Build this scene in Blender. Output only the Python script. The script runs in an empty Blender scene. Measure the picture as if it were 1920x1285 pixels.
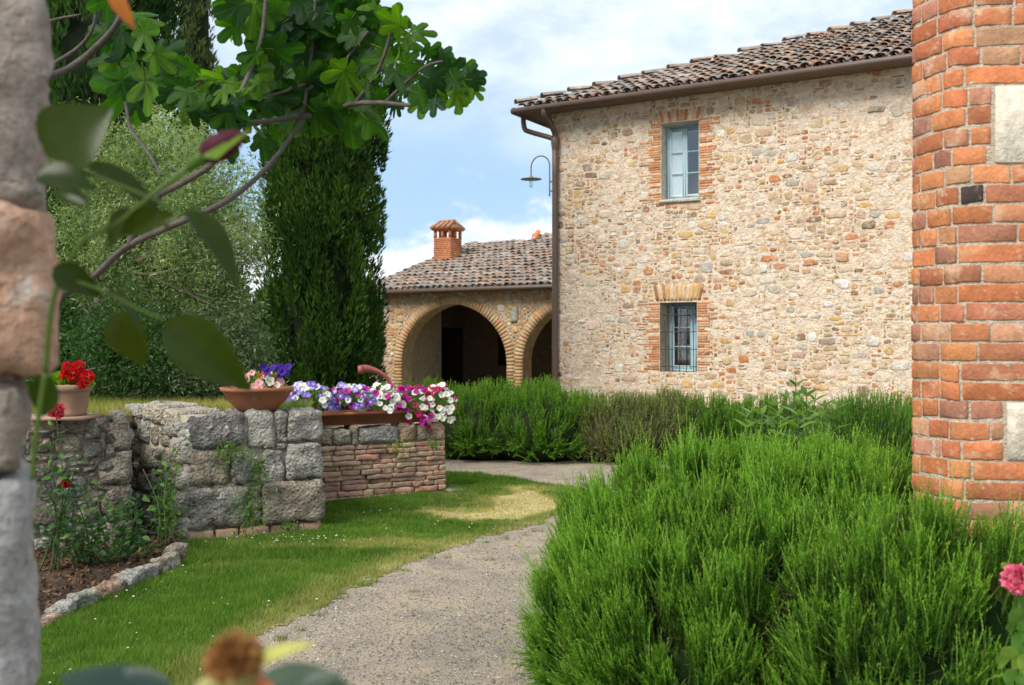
import bpy, math, random
import numpy as np
from mathutils import Vector, Matrix, Euler, noise as mnoise

# ---------------------------------------------------------------- camera, sky, sun, exposure
scene = bpy.context.scene
COL = scene.collection
EYE = 1.6
F = 1867.0            # focal length in pixels of the 1920 px wide photograph
cam_d = bpy.data.cameras.new('camera')
cam_d.sensor_width = 36.0
cam_d.lens = 36.0 * F / 1920.0
cam_d.clip_start = 0.05
cam_d.clip_end = 2000
cam_d.dof.use_dof = True
cam_d.dof.focus_distance = 6.2
cam_d.dof.aperture_fstop = 4.4
cam = bpy.data.objects.new('camera', cam_d)
cam.location = (0, 0, EYE)
cam.rotation_euler = (math.radians(90), 0, 0)
COL.objects.link(cam)
scene.camera = cam

SUN_DIR = Vector((-0.50, -0.52, 0.72)).normalized()      # towards the sun
sun_el = math.asin(SUN_DIR.z)
sun_az = math.atan2(SUN_DIR.x, SUN_DIR.y)
world = bpy.data.worlds.new('World')
scene.world = world
world.use_nodes = True
wt = world.node_tree
wt.nodes.clear()


def wn(kind, **kw):
    n = wt.nodes.new(kind)
    for k, v in kw.items():
        setattr(n, k, v)
    return n


def wmath(op, a, b=None, c=None, clamp=False):
    n = wn('ShaderNodeMath', operation=op, use_clamp=clamp)
    for i, v in enumerate((a, b, c)):
        if v is None:
            continue
        if isinstance(v, (int, float)):
            n.inputs[i].default_value = v
        else:
            wt.links.new(v, n.inputs[i])
    return n.outputs[0]


def wsmooth(x, lo, hi):
    n = wn('ShaderNodeMapRange', interpolation_type='SMOOTHSTEP')
    wt.links.new(x, n.inputs[0])
    n.inputs[1].default_value = lo
    n.inputs[2].default_value = hi
    n.inputs[3].default_value = 0
    n.inputs[4].default_value = 1
    return n.outputs[0]


def wnoise(scale, stretch, off, detail=6, rough=0.55):
    m = wn('ShaderNodeMapping')
    m.inputs['Scale'].default_value = (1, 1, stretch)
    m.inputs['Location'].default_value = off
    wt.links.new(tc.outputs['Generated'], m.inputs[0])
    n = wn('ShaderNodeTexNoise')
    n.inputs['Scale'].default_value = scale
    n.inputs['Detail'].default_value = detail
    n.inputs['Roughness'].default_value = rough
    wt.links.new(m.outputs[0], n.inputs['Vector'])
    return n.outputs[0]


def wmix(f, a, b):
    n = wn('ShaderNodeMix', data_type='RGBA')
    for s, v in ((n.inputs[0], f), (n.inputs[6], a), (n.inputs[7], b)):
        if isinstance(v, tuple):
            s.default_value = (*v, 1)
        elif isinstance(v, (int, float)):
            s.default_value = v
        else:
            wt.links.new(v, s)
    return n.outputs[2]


tc = wn('ShaderNodeTexCoord')
sep = wn('ShaderNodeSeparateXYZ')
wt.links.new(tc.outputs['Generated'], sep.inputs[0])
elev = sep.outputs[2]
sky = wn('ShaderNodeTexSky', sky_type='NISHITA')
sky.sun_disc = False
sky.sun_elevation = sun_el
sky.sun_rotation = sun_az
sky.air_density = 1.0
sky.dust_density = 0.6
sky.ozone_density = 1.6
CLOUD = 5.9
n_big = wnoise(2.6, 2.4, (0.3, 0.1, 0.4), 5)
n_cum = wnoise(5.0, 1.7, (1.35, 0.2, 0.1), 7, 0.6)
n_fine = wnoise(9.0, 2.0, (0.2, 0.7, 0.9), 6, 0.6)
veil = wsmooth(wmath('ADD', elev, wmath('MULTIPLY_ADD', n_big, 0.34, -0.17)), 0.11, 0.29)
cum = wmath('SUBTRACT', 1.0, wsmooth(wmath('ADD', elev, wmath('MULTIPLY_ADD', n_cum, -0.42, 0.21)), 0.110, 0.165))
veil_col = wmix(wsmooth(n_fine, 0.30, 0.68), (0.54 * CLOUD, 0.66 * CLOUD, 0.78 * CLOUD), (0.86 * CLOUD, 0.92 * CLOUD, 0.97 * CLOUD))
cum_col = wmix(wsmooth(n_fine, 0.36, 0.62), (0.66 * CLOUD, 0.76 * CLOUD, 0.88 * CLOUD), (1.0 * CLOUD, 1.0 * CLOUD, 1.0 * CLOUD))
blue = wmix(0.8, sky.outputs[0], (0.36 * CLOUD, 0.54 * CLOUD, 0.73 * CLOUD))
c1 = wmix(wmath('MULTIPLY', veil, 0.93), blue, veil_col)
c2 = wmix(cum, c1, cum_col)
bg = wn('ShaderNodeBackground')
bg.inputs['Strength'].default_value = 0.1
wt.links.new(c2, bg.inputs['Color'])
wo = wn('ShaderNodeOutputWorld')
wt.links.new(bg.outputs[0], wo.inputs['Surface'])

sun_d = bpy.data.lights.new('sun', 'SUN')
sun_d.energy = 2.15
sun_d.angle = math.radians(30)
sun_d.color = (1.0, 0.94, 0.84)
sun = bpy.data.objects.new('sun', sun_d)
sun.rotation_euler = SUN_DIR.to_track_quat('Z', 'Y').to_euler()
sun.location = (-20, -20, 30)
COL.objects.link(sun)

scene.view_settings.view_transform = 'Standard'
scene.view_settings.look = 'None'
scene.view_settings.gamma = 1.0
scene.view_settings.use_curve_mapping = False
scene.view_settings.exposure = 1.1

# ---------------------------------------------------------------- helpers
R = random.Random(11)
N = np.random.RandomState(11)


def W(px, py, Z):
    """world point seen at photo pixel (px, py) at depth Z"""
    return Vector(((px - 960) / F * Z, Z, EYE - (py - 642.5) / F * Z))


def G(px, py):
    """ground point under a photo pixel"""
    Z = EYE * F / (py - 642.5)
    return ((px - 960) / F * Z, Z)


def smoothstep(a, b, x):
    t = np.clip((np.asarray(x, float) - a) / (b - a), 0, 1)
    return t * t * (3 - 2 * t)


class MB:
    """collects faces (with one colour per face) and links them as one mesh object"""
    def __init__(self):
        self.V = []; self.n = 0; self.F = []; self.C = []

    def add(self, V, F, col=(0.5, 0.5, 0.5)):
        V = np.asarray(V, np.float32).reshape(-1, 3)
        if isinstance(F, np.ndarray):
            groups = [F]
        else:
            d = {}
            for f in F:
                d.setdefault(len(f), []).append(f)
            groups = [np.asarray(g, np.int64) for g in d.values()]
        tot = sum(len(g) for g in groups)
        col = np.asarray(col, np.float32)
        if col.ndim == 1:
            col = np.broadcast_to(col, (tot, 3))
        k = 0
        for g in groups:
            self.F.append(np.asarray(g, np.int64) + self.n)
            self.C.append(np.asarray(col[k:k + len(g)]))
            k += len(g)
        self.V.append(V); self.n += len(V)
        return self

    def mesh(self, name, smooth=False):
        me = bpy.data.meshes.new(name)
        V = np.concatenate(self.V)
        me.vertices.add(len(V)); me.vertices.foreach_set('co', V.ravel())
        tot = np.concatenate([np.full(len(f), f.shape[1]) for f in self.F])
        li = np.concatenate([f.ravel() for f in self.F])
        st = np.concatenate([[0], np.cumsum(tot)[:-1]])
        me.loops.add(len(li)); me.loops.foreach_set('vertex_index', li.astype(np.int32))
        me.polygons.add(len(tot))
        me.polygons.foreach_set('loop_start', st.astype(np.int32))
        me.polygons.foreach_set('loop_total', tot.astype(np.int32))
        if smooth:
            me.polygons.foreach_set('use_smooth', np.ones(len(tot), bool))
        a = me.attributes.new('col', 'FLOAT_COLOR', 'FACE')
        C = np.concatenate(self.C)
        C4 = np.ones((len(C), 4), np.float32); C4[:, :3] = C
        a.data.foreach_set('color', C4.ravel())
        me.update(calc_edges=True)
        return me

    def build(self, name, mat, parent=None, smooth=False, loc=None, rot=None):
        return link(name, self.mesh(name, smooth), mat, parent, loc, rot)

    def build_centred(self, name, mat, parent=None, smooth=False):
        """as build, with the origin in the middle of the piece"""
        V = np.concatenate(self.V); c = (V.min(0) + V.max(0)) / 2
        self.V = [V - c]
        return self.build(name, mat, parent, smooth, tuple(float(x) for x in c))


def link(name, me, mat=None, parent=None, loc=None, rot=None):
    o = bpy.data.objects.new(name, me)
    COL.objects.link(o)
    if mat is not None and len(me.materials) == 0:
        me.materials.append(mat)
    if parent is not None:
        o.parent = parent
    if loc is not None:
        o.location = loc
    if rot is not None:
        o.rotation_euler = rot
    return o


def tag(o, label=None, cat=None, group=None, kind=None):
    if label: o['label'] = label
    if cat: o['category'] = cat
    if group: o['group'] = group
    if kind: o['kind'] = kind
    return o


def empty(name, label, cat, loc=(0, 0, 0), rz=0.0, group=None):
    o = bpy.data.objects.new(name, None)
    COL.objects.link(o)
    o.location = loc; o.rotation_euler = (0, 0, rz); o.empty_display_size = 0.2
    return tag(o, label, cat, group)


# ---- shapes
def box(mb, lo, hi, col):
    x0, y0, z0 = lo; x1, y1, z1 = hi
    V = [(x0, y0, z0), (x1, y0, z0), (x1, y1, z0), (x0, y1, z0), (x0, y0, z1), (x1, y0, z1), (x1, y1, z1), (x0, y1, z1)]
    mb.add(V, [(0, 3, 2, 1), (4, 5, 6, 7), (0, 1, 5, 4), (1, 2, 6, 5), (2, 3, 7, 6), (3, 0, 4, 7)], col)
    return mb


def bevel_box(mb, lo, hi, col, b):
    lo = np.array(lo, float); hi = np.array(hi, float)
    V = []; idx = {}
    for sx in (0, 1):
        for sy in (0, 1):
            for sz in (0, 1):
                c = [(lo, hi)[s][i] for i, s in enumerate((sx, sy, sz))]
                s = [1 if q == 0 else -1 for q in (sx, sy, sz)]
                for ax in range(3):
                    p = [c[i] + (0 if i == ax else s[i] * b) for i in range(3)]
                    idx[(sx, sy, sz, ax)] = len(V); V.append(p)
    Fs = []
    for ax in range(3):
        a, c = [i for i in range(3) if i != ax]
        for s in (0, 1):
            ring = []
            for (p, q) in ((0, 0), (1, 0), (1, 1), (0, 1)):
                k = [0, 0, 0]; k[ax] = s; k[a] = p; k[c] = q
                ring.append(idx[(*k, ax)])
            Fs.append(tuple(ring))
    for ax in range(3):
        a, c = [i for i in range(3) if i != ax]
        for p in (0, 1):
            for q in (0, 1):
                k0 = [0, 0, 0]; k0[a] = p; k0[c] = q; k1 = list(k0); k1[ax] = 1
                Fs.append((idx[(*k0, a)], idx[(*k1, a)], idx[(*k1, c)], idx[(*k0, c)]))
    for sx in (0, 1):
        for sy in (0, 1):
            for sz in (0, 1):
                Fs.append((idx[(sx, sy, sz, 0)], idx[(sx, sy, sz, 1)], idx[(sx, sy, sz, 2)]))
    mb.add(V, Fs, col)
    return mb


def catmull(P, per=6):
    P = [np.array(p, float) for p in P]
    out = []
    for i in range(len(P) - 1):
        p0 = P[max(i - 1, 0)]; p1 = P[i]; p2 = P[i + 1]; p3 = P[min(i + 2, len(P) - 1)]
        for k in range(per):
            t = k / per
            out.append(0.5 * ((2 * p1) + (-p0 + p2) * t + (2 * p0 - 5 * p1 + 4 * p2 - p3) * t * t + (-p0 + 3 * p1 - 3 * p2 + p3) * t ** 3))
    out.append(P[-1])
    return np.array(out)


def tube(mb, P, r, n=8, col=(0.5, 0.5, 0.5), cap=True, bump=0.0, rng=None):
    P = np.asarray(P, float); m = len(P)
    r = np.broadcast_to(np.asarray(r, float), (m,))
    T = np.gradient(P, axis=0); T /= np.linalg.norm(T, axis=1)[:, None] + 1e-9
    up = np.array((0.0, 0, 1)) if abs(T[0][2]) < 0.9 else np.array((1.0, 0, 0))
    a = np.cross(T[0], up); a /= np.linalg.norm(a)
    V = []
    for i in range(m):
        a = a - T[i] * a.dot(T[i]); a /= np.linalg.norm(a) + 1e-9
        b = np.cross(T[i], a)
        for k in range(n):
            w = 2 * math.pi * k / n
            rr = r[i] * (1 + (rng.uniform(-bump, bump) if rng else 0))
            V.append(P[i] + rr * (math.cos(w) * a + math.sin(w) * b))
    Fs = []
    for i in range(m - 1):
        for k in range(n):
            k2 = (k + 1) % n
            Fs.append((i * n + k, i * n + k2, (i + 1) * n + k2, (i + 1) * n + k))
    if cap:
        Fs.append(tuple(range(n - 1, -1, -1))); Fs.append(tuple((m - 1) * n + k for k in range(n)))
    mb.add(V, Fs, col)
    return mb


def lathe(mb, prof, n=24, col=(0.5, 0.5, 0.5), c=(0, 0, 0)):
    V = []
    for (r, z) in prof:
        for k in range(n):
            w = 2 * math.pi * k / n
            V.append((c[0] + r * math.cos(w), c[1] + r * math.sin(w), c[2] + z))
    Fs = []
    for i in range(len(prof) - 1):
        for k in range(n):
            k2 = (k + 1) % n
            Fs.append((i * n + k, i * n + k2, (i + 1) * n + k2, (i + 1) * n + k))
    mb.add(V, Fs, col)
    return mb


def rough_block(mb, lo, hi, rng, col, res=5, rnd=0.16, amp=0.03, fscale=6.0, jitcol=0.10):
    """a rough hewn stone block: rounded box with noise over its faces"""
    lo = np.array(lo, float); hi = np.array(hi, float)
    c = (lo + hi) / 2; h = (hi - lo) / 2; rr = min(h) * 2 * rnd
    off = Vector((rng.uniform(-50, 50), rng.uniform(-50, 50), rng.uniform(-50, 50)))
    idx = {}; V = []; Fs = []; C = []
    # vertices on a lattice cube surface
    nn = [max(2, int(round(res * hh / max(h)))) + 1 for hh in h]
    def vid(i, j, k):
        key = (i, j, k)
        if key not in idx:
            p = np.array((i / nn[0] * 2 - 1, j / nn[1] * 2 - 1, k / nn[2] * 2 - 1)) * h
            q = np.clip(p, -(h - rr), h - rr); d = p - q; L = np.linalg.norm(d)
            if L > 1e-9:
                p = q + d / L * rr
            w = Vector(p + c) * fscale + off
            nz = mnoise.fractal(w, 0.7, 2.0, 4) * amp
            nrm = p / (h + 1e-9); nrm = np.sign(nrm) * np.abs(nrm) ** 4; nrm /= np.linalg.norm(nrm) + 1e-9
            idx[key] = len(V); V.append(p + c + nrm * nz)
        return idx[key]
    for ax in range(3):
        a, b = [i for i in range(3) if i != ax]
        for s in (0, nn[ax]):
            for i in range(nn[a]):
                for j in range(nn[b]):
                    q = []
                    for (di, dj) in ((0, 0), (1, 0), (1, 1), (0, 1)):
                        k = [0, 0, 0]; k[ax] = s; k[a] = i + di; k[b] = j + dj
                        q.append(vid(*k))
                    if (s == 0) == (ax != 1):
                        q = q[::-1]
                    Fs.append(tuple(q))
                    C.append(np.array(col) * (1 + rng.uniform(-jitcol, jitcol)))
    mb.add(V, np.array(Fs), np.array(C))
    return mb


# ---- materials: the colour comes from the piece's own 'col', grain and relief from noise
def material(name, rough=0.85, namt=0.25, nscale=6.0, fine=45.0, bump=0.3, bdist=0.02, spec=0.3,
             trans=0.0, tcol=None, blotches=(), voro=0.0, metallic=0.0, coords='Position', coat=0.0):
    m = bpy.data.materials.new(name); m.use_nodes = True
    nt = m.node_tree; nt.nodes.clear()
    L = nt.links.new
    def nd(k, **kw):
        n = nt.nodes.new(k)
        for a, v in kw.items(): setattr(n, a, v)
        return n
    at = nd('ShaderNodeAttribute', attribute_name='col')
    geo = nd('ShaderNodeNewGeometry')
    pos = geo.outputs['Position']
    def noise(scale, detail=5, r=0.6):
        n = nd('ShaderNodeTexNoise'); n.inputs['Scale'].default_value = scale
        n.inputs['Detail'].default_value = detail; n.inputs['Roughness'].default_value = r
        L(pos, n.inputs['Vector']); return n.outputs[0]
    def rng_map(x, a, b, c, d):
        n = nd('ShaderNodeMapRange'); L(x, n.inputs[0])
        for i, v in enumerate((a, b, c, d)): n.inputs[i + 1].default_value = v
        return n.outputs[0]
    def mixc(f, a, b, mode='MIX'):
        n = nd('ShaderNodeMix', data_type='RGBA', blend_type=mode)
        for s, v in ((n.inputs[0], f), (n.inputs[6], a), (n.inputs[7], b)):
            if isinstance(v, tuple): s.default_value = (*v, 1)
            elif isinstance(v, (int, float)): s.default_value = v
            else: L(v, s)
        return n.outputs[2]
    col = at.outputs['Color']
    if namt > 0:
        n1 = noise(nscale); n2 = noise(fine, 4, 0.7)
        s = nd('ShaderNodeMath', operation='ADD'); L(n1, s.inputs[0]); L(n2, s.inputs[1])
        f = rng_map(s.outputs[0], 0.6, 1.4, 1 - namt, 1 + namt)
        cmb = nd('ShaderNodeCombineColor')
        for i in range(3): L(f, cmb.inputs[i])
        col = mixc(1.0, col, cmb.outputs[0], 'MULTIPLY')
    for (c, scale, lo, hi, amt) in blotches:
        col = mixc(rng_map(noise(scale, 7, 0.68), lo, hi, 0, amt), col, c)
    hgt = None
    if bump > 0:
        n3 = noise(fine, 6, 0.65); n4 = noise(nscale * 2.2, 4)
        s = nd('ShaderNodeMath', operation='MULTIPLY_ADD'); L(n4, s.inputs[0]); s.inputs[1].default_value = 1.5; L(n3, s.inputs[2])
        hgt = s.outputs[0]
        if voro > 0:
            v = nd('ShaderNodeTexVoronoi'); v.inputs['Scale'].default_value = fine * 0.8; L(pos, v.inputs['Vector'])
            s2 = nd('ShaderNodeMath', operation='MULTIPLY_ADD'); L(v.outputs[0], s2.inputs[0]); s2.inputs[1].default_value = voro; L(hgt, s2.inputs[2])
            hgt = s2.outputs[0]
    p = nd('ShaderNodeBsdfPrincipled')
    L(col, p.inputs['Base Color'])
    p.inputs['Roughness'].default_value = rough
    p.inputs['Specular IOR Level'].default_value = spec
    p.inputs['Metallic'].default_value = metallic
    p.inputs['Coat Weight'].default_value = coat
    if hgt is not None:
        b = nd('ShaderNodeBump'); b.inputs['Strength'].default_value = bump; b.inputs['Distance'].default_value = bdist
        L(hgt, b.inputs['Height']); L(b.outputs[0], p.inputs['Normal'])
    out = nd('ShaderNodeOutputMaterial')
    sh = p.outputs[0]
    if trans > 0:
        t = nd('ShaderNodeBsdfTranslucent')
        tc_ = mixc(1.0, col, tcol if tcol else (1.6, 1.9, 0.7), 'MULTIPLY')
        L(tc_, t.inputs['Color'])
        mx = nd('ShaderNodeMixShader'); mx.inputs[0].default_value = trans
        L(sh, mx.inputs[1]); L(t.outputs[0], mx.inputs[2]); sh = mx.outputs[0]
    L(sh, out.inputs['Surface'])
    return m


M = {}
M['rubble'] = material('rubble_stone', namt=0.36, nscale=9, fine=38, bump=0.7, bdist=0.03,
                       blotches=(((0.62, 0.51, 0.385), 2.6, 0.48, 0.62, 0.6), ((0.62, 0.50, 0.37), 15, 0.52, 0.62, 0.7), ((0.15, 0.085, 0.045), 13, 0.58, 0.70, 0.8), ((0.44, 0.20, 0.08), 8, 0.60, 0.72, 0.6)))
M['mortar'] = material('lime_mortar', namt=0.38, nscale=7, fine=26, bump=0.9, bdist=0.03,
                       blotches=(((0.66, 0.60, 0.51), 6, 0.50, 0.60, 0.8), ((0.47, 0.30, 0.15), 9, 0.55, 0.64, 0.8), ((0.50, 0.22, 0.095), 12, 0.61, 0.67, 0.8), ((0.44, 0.23, 0.11), 5, 0.52, 0.68, 0.6), ((0.17, 0.11, 0.065), 16, 0.58, 0.70, 0.8)))
M['brick'] = material('old_brick', namt=0.36, nscale=11, fine=75, bump=0.5, bdist=0.007, voro=0.3,
                      blotches=(((0.58, 0.46, 0.35), 12, 0.55, 0.68, 0.65), ((0.17, 0.075, 0.045), 14, 0.62, 0.74, 0.55), ((0.60, 0.24, 0.07), 6, 0.54, 0.68, 0.5), ((0.60, 0.50, 0.40), 34, 0.62, 0.70, 0.7)))
M['joint'] = material('pier_mortar', namt=0.25, nscale=18, fine=90, bump=0.9, bdist=0.015)
M['ashlar'] = material('weathered_limestone', namt=0.5, nscale=9, fine=46, bump=1.0, bdist=0.04, voro=0.8,
                       blotches=(((0.055, 0.05, 0.045), 8, 0.54, 0.66, 0.85), ((0.55, 0.51, 0.44), 12, 0.53, 0.63, 0.85), ((0.30, 0.20, 0.07), 7, 0.64, 0.74, 0.6)))
M['rock'] = material('pillar_stone', namt=0.42, nscale=16, fine=60, bump=1.0, bdist=0.015, voro=0.5,
                     blotches=(((0.07, 0.06, 0.055), 22, 0.60, 0.72, 0.8), ((0.60, 0.57, 0.53), 20, 0.58, 0.68, 0.7)))
M['tile'] = material('roof_tile', namt=0.42, nscale=6, fine=40, bump=0.5, bdist=0.01,
                     blotches=(((0.16, 0.145, 0.135), 5, 0.48, 0.64, 0.75), ((0.42, 0.36, 0.30), 13, 0.60, 0.70, 0.6), ((0.42, 0.27, 0.03), 5, 0.68, 0.74, 0.8)))
M['terracotta'] = material('terracotta', rough=0.75, namt=0.22, nscale=7, fine=50, bump=0.25, bdist=0.006,
                           blotches=(((0.50, 0.40, 0.32), 9, 0.62, 0.74, 0.4),))
M['paint'] = material('blue_grey_paint', rough=0.45, namt=0.10, nscale=10, fine=60, bump=0.08, bdist=0.003)
M['metal'] = material('aged_metal', rough=0.5, namt=0.25, nscale=5, fine=40, bump=0.1, bdist=0.003, spec=0.5)
M['bark'] = material('bark', namt=0.35, nscale=14, fine=70, bump=0.6, bdist=0.01)
M['needle'] = material('needle_foliage', rough=0.6, namt=0.22, nscale=2.2, fine=9, bump=0, spec=0.10, trans=0.38, tcol=(1.5, 2.0, 0.4))
M['cypress'] = material('cypress_foliage', rough=0.7, namt=0.3, nscale=1.6, fine=7, bump=0, spec=0.08, trans=0.25)
M['leaf'] = material('leaf', rough=0.42, namt=0.18, nscale=3, fine=14, bump=0, spec=0.25, trans=0.36)
M['figleaf'] = material('fig_leaf', rough=0.45, namt=0.22, nscale=8, fine=30, bump=0.25, bdist=0.002, spec=0.16, trans=0.6, tcol=(1.8, 2.0, 0.3))
M['roseleaf'] = material('rose_leaf', rough=0.25, namt=0.16, nscale=15, fine=60, bump=0.1, bdist=0.001, spec=0.22, trans=0.45, tcol=(2.2, 2.1, 0.25))
M['petal'] = material('petal', rough=0.6, namt=0.10, nscale=20, fine=70, bump=0, spec=0.2, trans=0.35, tcol=(1.1, 1.1, 1.1))
M['soil'] = material('soil', namt=0.5, nscale=5, fine=40, bump=0.8, bdist=0.03, blotches=(((0.20, 0.13, 0.075), 16, 0.55, 0.66, 0.6),))
M['turf'] = material('turf_soil', namt=0.35, nscale=5, fine=60, bump=0.6, bdist=0.02)
M['grass'] = material('grass_blade', rough=0.6, namt=0.25, nscale=1.7, fine=9, bump=0, spec=0.08, trans=0.35, tcol=(1.5, 1.9, 0.5))
M['gravel'] = material('gravel', namt=0.45, nscale=3.5, fine=75, bump=1.0, bdist=0.012, voro=0.7,
                       blotches=(((0.22, 0.185, 0.15), 1.3, 0.48, 0.66, 0.6), ((0.42, 0.33, 0.23), 2.2, 0.44, 0.60, 0.7), ((0.14, 0.11, 0.085), 26, 0.56, 0.68, 0.75), ((0.55, 0.50, 0.43), 40, 0.60, 0.70, 0.8)))
M['pebble'] = material('pebble', namt=0.3, nscale=20, fine=80, bump=0.2, bdist=0.003)
M['plaster'] = material('plaster', namt=0.38, nscale=9, fine=30, bump=0.5, bdist=0.015, blotches=(((0.26, 0.17, 0.10), 3, 0.55, 0.7, 0.6),))
M['cloth'] = material('curtain', rough=0.9, namt=0.05, nscale=4, fine=20, bump=0, trans=0.2, tcol=(1, 1, 1))

mg = bpy.data.materials.new('window_glass'); mg.use_nodes = True
nt = mg.node_tree; nt.nodes.clear()
_t = nt.nodes.new('ShaderNodeBsdfTransparent'); _t.inputs[0].default_value = (0.86, 0.93, 0.95, 1)
_g = nt.nodes.new('ShaderNodeBsdfGlossy'); _g.inputs['Roughness'].default_value = 0.03
_mx = nt.nodes.new('ShaderNodeMixShader'); _mx.inputs[0].default_value = 0.20
nt.links.new(_t.outputs[0], _mx.inputs[1]); nt.links.new(_g.outputs[0], _mx.inputs[2])
_o = nt.nodes.new('ShaderNodeOutputMaterial'); nt.links.new(_mx.outputs[0], _o.inputs[0])
M['glass'] = mg

# ---------------------------------------------------------------- ground, path, lawn, bed
def poly_in(P, poly):
    x, y = P[:, 0], P[:, 1]; ins = np.zeros(len(P), bool); n = len(poly); j = n - 1
    for i in range(n):
        xi, yi = poly[i]; xj, yj = poly[j]
        c = ((yi > y) != (yj > y)) & (x < (xj - xi) * (y - yi) / (yj - yi + 1e-12) + xi)
        ins ^= c; j = i
    return ins


def poly_dist(P, poly, closed=True):
    d = np.full(len(P), 1e9)
    m = len(poly)
    for i in range(m if closed else m - 1):
        a = np.array(poly[i]); b = np.array(poly[(i + 1) % m]); ab = b - a
        t = np.clip(((P - a) @ ab) / (ab @ ab + 1e-12), 0, 1)
        d = np.minimum(d, np.linalg.norm(P - a - t[:, None] * ab, axis=1))
    return d


def vnoise(P, s, seed=0.0, oct=3):
    """smooth value noise for arrays of points (n,2), about -1..1"""
    out = np.zeros(len(P)); amp = 1.0; tot = 0
    for o in range(oct):
        Q = P * s + seed + 17.3 * o
        i = np.floor(Q).astype(np.int64); f = Q - i; f = f * f * (3 - 2 * f)
        def h(ix, iy):
            n = (ix * 374761393 + iy * 668265263) & 0x7fffffff
            n = ((n ^ (n >> 13)) * 1274126177) & 0x7fffffff
            return ((n ^ (n >> 16)) % 10007) / 10007.0
        v = (h(i[:, 0], i[:, 1]) * (1 - f[:, 0]) + h(i[:, 0] + 1, i[:, 1]) * f[:, 0]) * (1 - f[:, 1]) + \
            (h(i[:, 0], i[:, 1] + 1) * (1 - f[:, 0]) + h(i[:, 0] + 1, i[:, 1] + 1) * f[:, 0]) * f[:, 1]
        out += amp * (v * 2 - 1); tot += amp; amp *= 0.55; s *= 2.1
    return out / tot


def ragged(P):
    """points pushed about so that the lawn's edge is uneven"""
    k = smoothstep(0.0, 0.8, 1.2 - poly_dist(P, PATH_EDGE, False))[:, None] if len(P) else 0
    return P + k * 0.27 * np.stack([vnoise(P, 2.1, 1.7, 5), vnoise(P, 2.1, 9.1, 5)], 1)


def sheet(name, poly, z, mat, col, step=None):
    """a flat sheet; with step, a grid of small faces whose colours come from col(points)"""
    mb = MB()
    if step is None:
        mb.add([(x, y, z) for x, y in poly], [tuple(range(len(poly)))], col)
    else:
        P = np.array(poly); lo = P.min(0); hi = P.max(0)
        nx = int((hi[0] - lo[0]) / step) + 1; ny = int((hi[1] - lo[1]) / step) + 1
        gx = lo[0] + step * np.arange(nx + 1); gy = lo[1] + step * np.arange(ny + 1)
        XX, YY = np.meshgrid(gx, gy)
        V = np.stack([XX.ravel(), YY.ravel()], 1)
        cx, cy = np.meshgrid(gx[:-1] + step / 2, gy[:-1] + step / 2)
        Cn = np.stack([cx.ravel(), cy.ravel()], 1)
        jj, ii = np.meshgrid(np.arange(nx), np.arange(ny)); b = (ii * (nx + 1) + jj).ravel()
        Fq = np.stack([b, b + 1, b + nx + 2, b + nx + 1], 1)
        keep = poly_in(ragged(Cn), poly)
        z_ = z + 0.012 * (1 + vnoise(V, 1.3, 4.0)) * 0
        V3 = np.column_stack([V, np.full(len(V), z) + z_ * 0])
        mb.add(V3, Fq[keep], col(Cn[keep]))
    o = mb.build(name, mat)
    return tag(o, kind='structure')


sheet('ground', [(-300, -20), (300, -20), (300, 500), (-300, 500)], 0.0, M['soil'], (0.20, 0.17, 0.09))
sheet('gravel_path', [(-4.5, 1.0), (4.5, 1.0), (6.0, 9.0), (8.0, 13.2), (-2.5, 14.0), (-3.0, 9.5)], 0.004, M['gravel'], (0.30, 0.25, 0.195))

LAWN = [G(20, 1230), G(85, 1168), G(133, 1152), G(213, 1122), G(297, 1087), G(343, 1062), G(345, 1022), G(600, 998), G(606, 945),
        G(835, 924), G(700, 915), G(640, 900), G(840, 889), G(900, 891), G(960, 899), G(1020, 910), G(1075, 917), G(1150, 928), G(1200, 940),
        G(1120, 955), G(1010, 980), G(900, 1010), G(800, 1040), G(720, 1070), G(640, 1110), G(560, 1155), G(470, 1215), G(330, 1330),
        G(200, 1480), G(-100, 1480), G(-300, 1300)]
PATH_EDGE = LAWN[18:29]
g1 = np.array(G(985, 937)); g2 = np.array(G(900, 968)); g3 = np.array(G(760, 1022)); g4 = np.array(G(480, 1010))


def dryness(P):
    d_edge = poly_dist(P, PATH_EDGE, False)
    dry = 0.48 * (1 - smoothstep(0.02, 0.36, d_edge + 0.14 * vnoise(P, 2.2, 3.3)))
    for g, rx, ry, a in ((g1, 0.62, 0.95, 1.0), (g2, 0.60, 0.42, 0.85), (g3, 0.7, 0.20, 0.55), (np.array(G(700, 1030)), 0.8, 0.16, 0.5)):
        q = np.sqrt(((P[:, 0] - g[0]) / rx) ** 2 + ((P[:, 1] - g[1]) / ry) ** 2)
        dry = np.maximum(dry, a * (1 - smoothstep(0.45, 1.15, q + 0.95 * vnoise(P, 2.4, 7.7, 6))))
    dry = dry + 0.42 * np.clip(vnoise(P, 1.4, 21.0, 5), 0, 1) + 0.30 * np.clip(vnoise(P, 5.5, 2.0, 4), 0, 1)
    return np.clip(dry, 0, 1)


def turf_col(P):
    d = dryness(P)[:, None]
    n = vnoise(P, 6, 2.0)[:, None] * 0.2
    green = np.array((0.060, 0.085, 0.020)); straw = np.array((0.46, 0.37, 0.19))
    return np.clip((green * (1 - d) + straw * d) * (1 + n), 0.01, 1)


sheet('lawn', LAWN, 0.008, M['turf'], turf_col, step=0.03)

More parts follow.
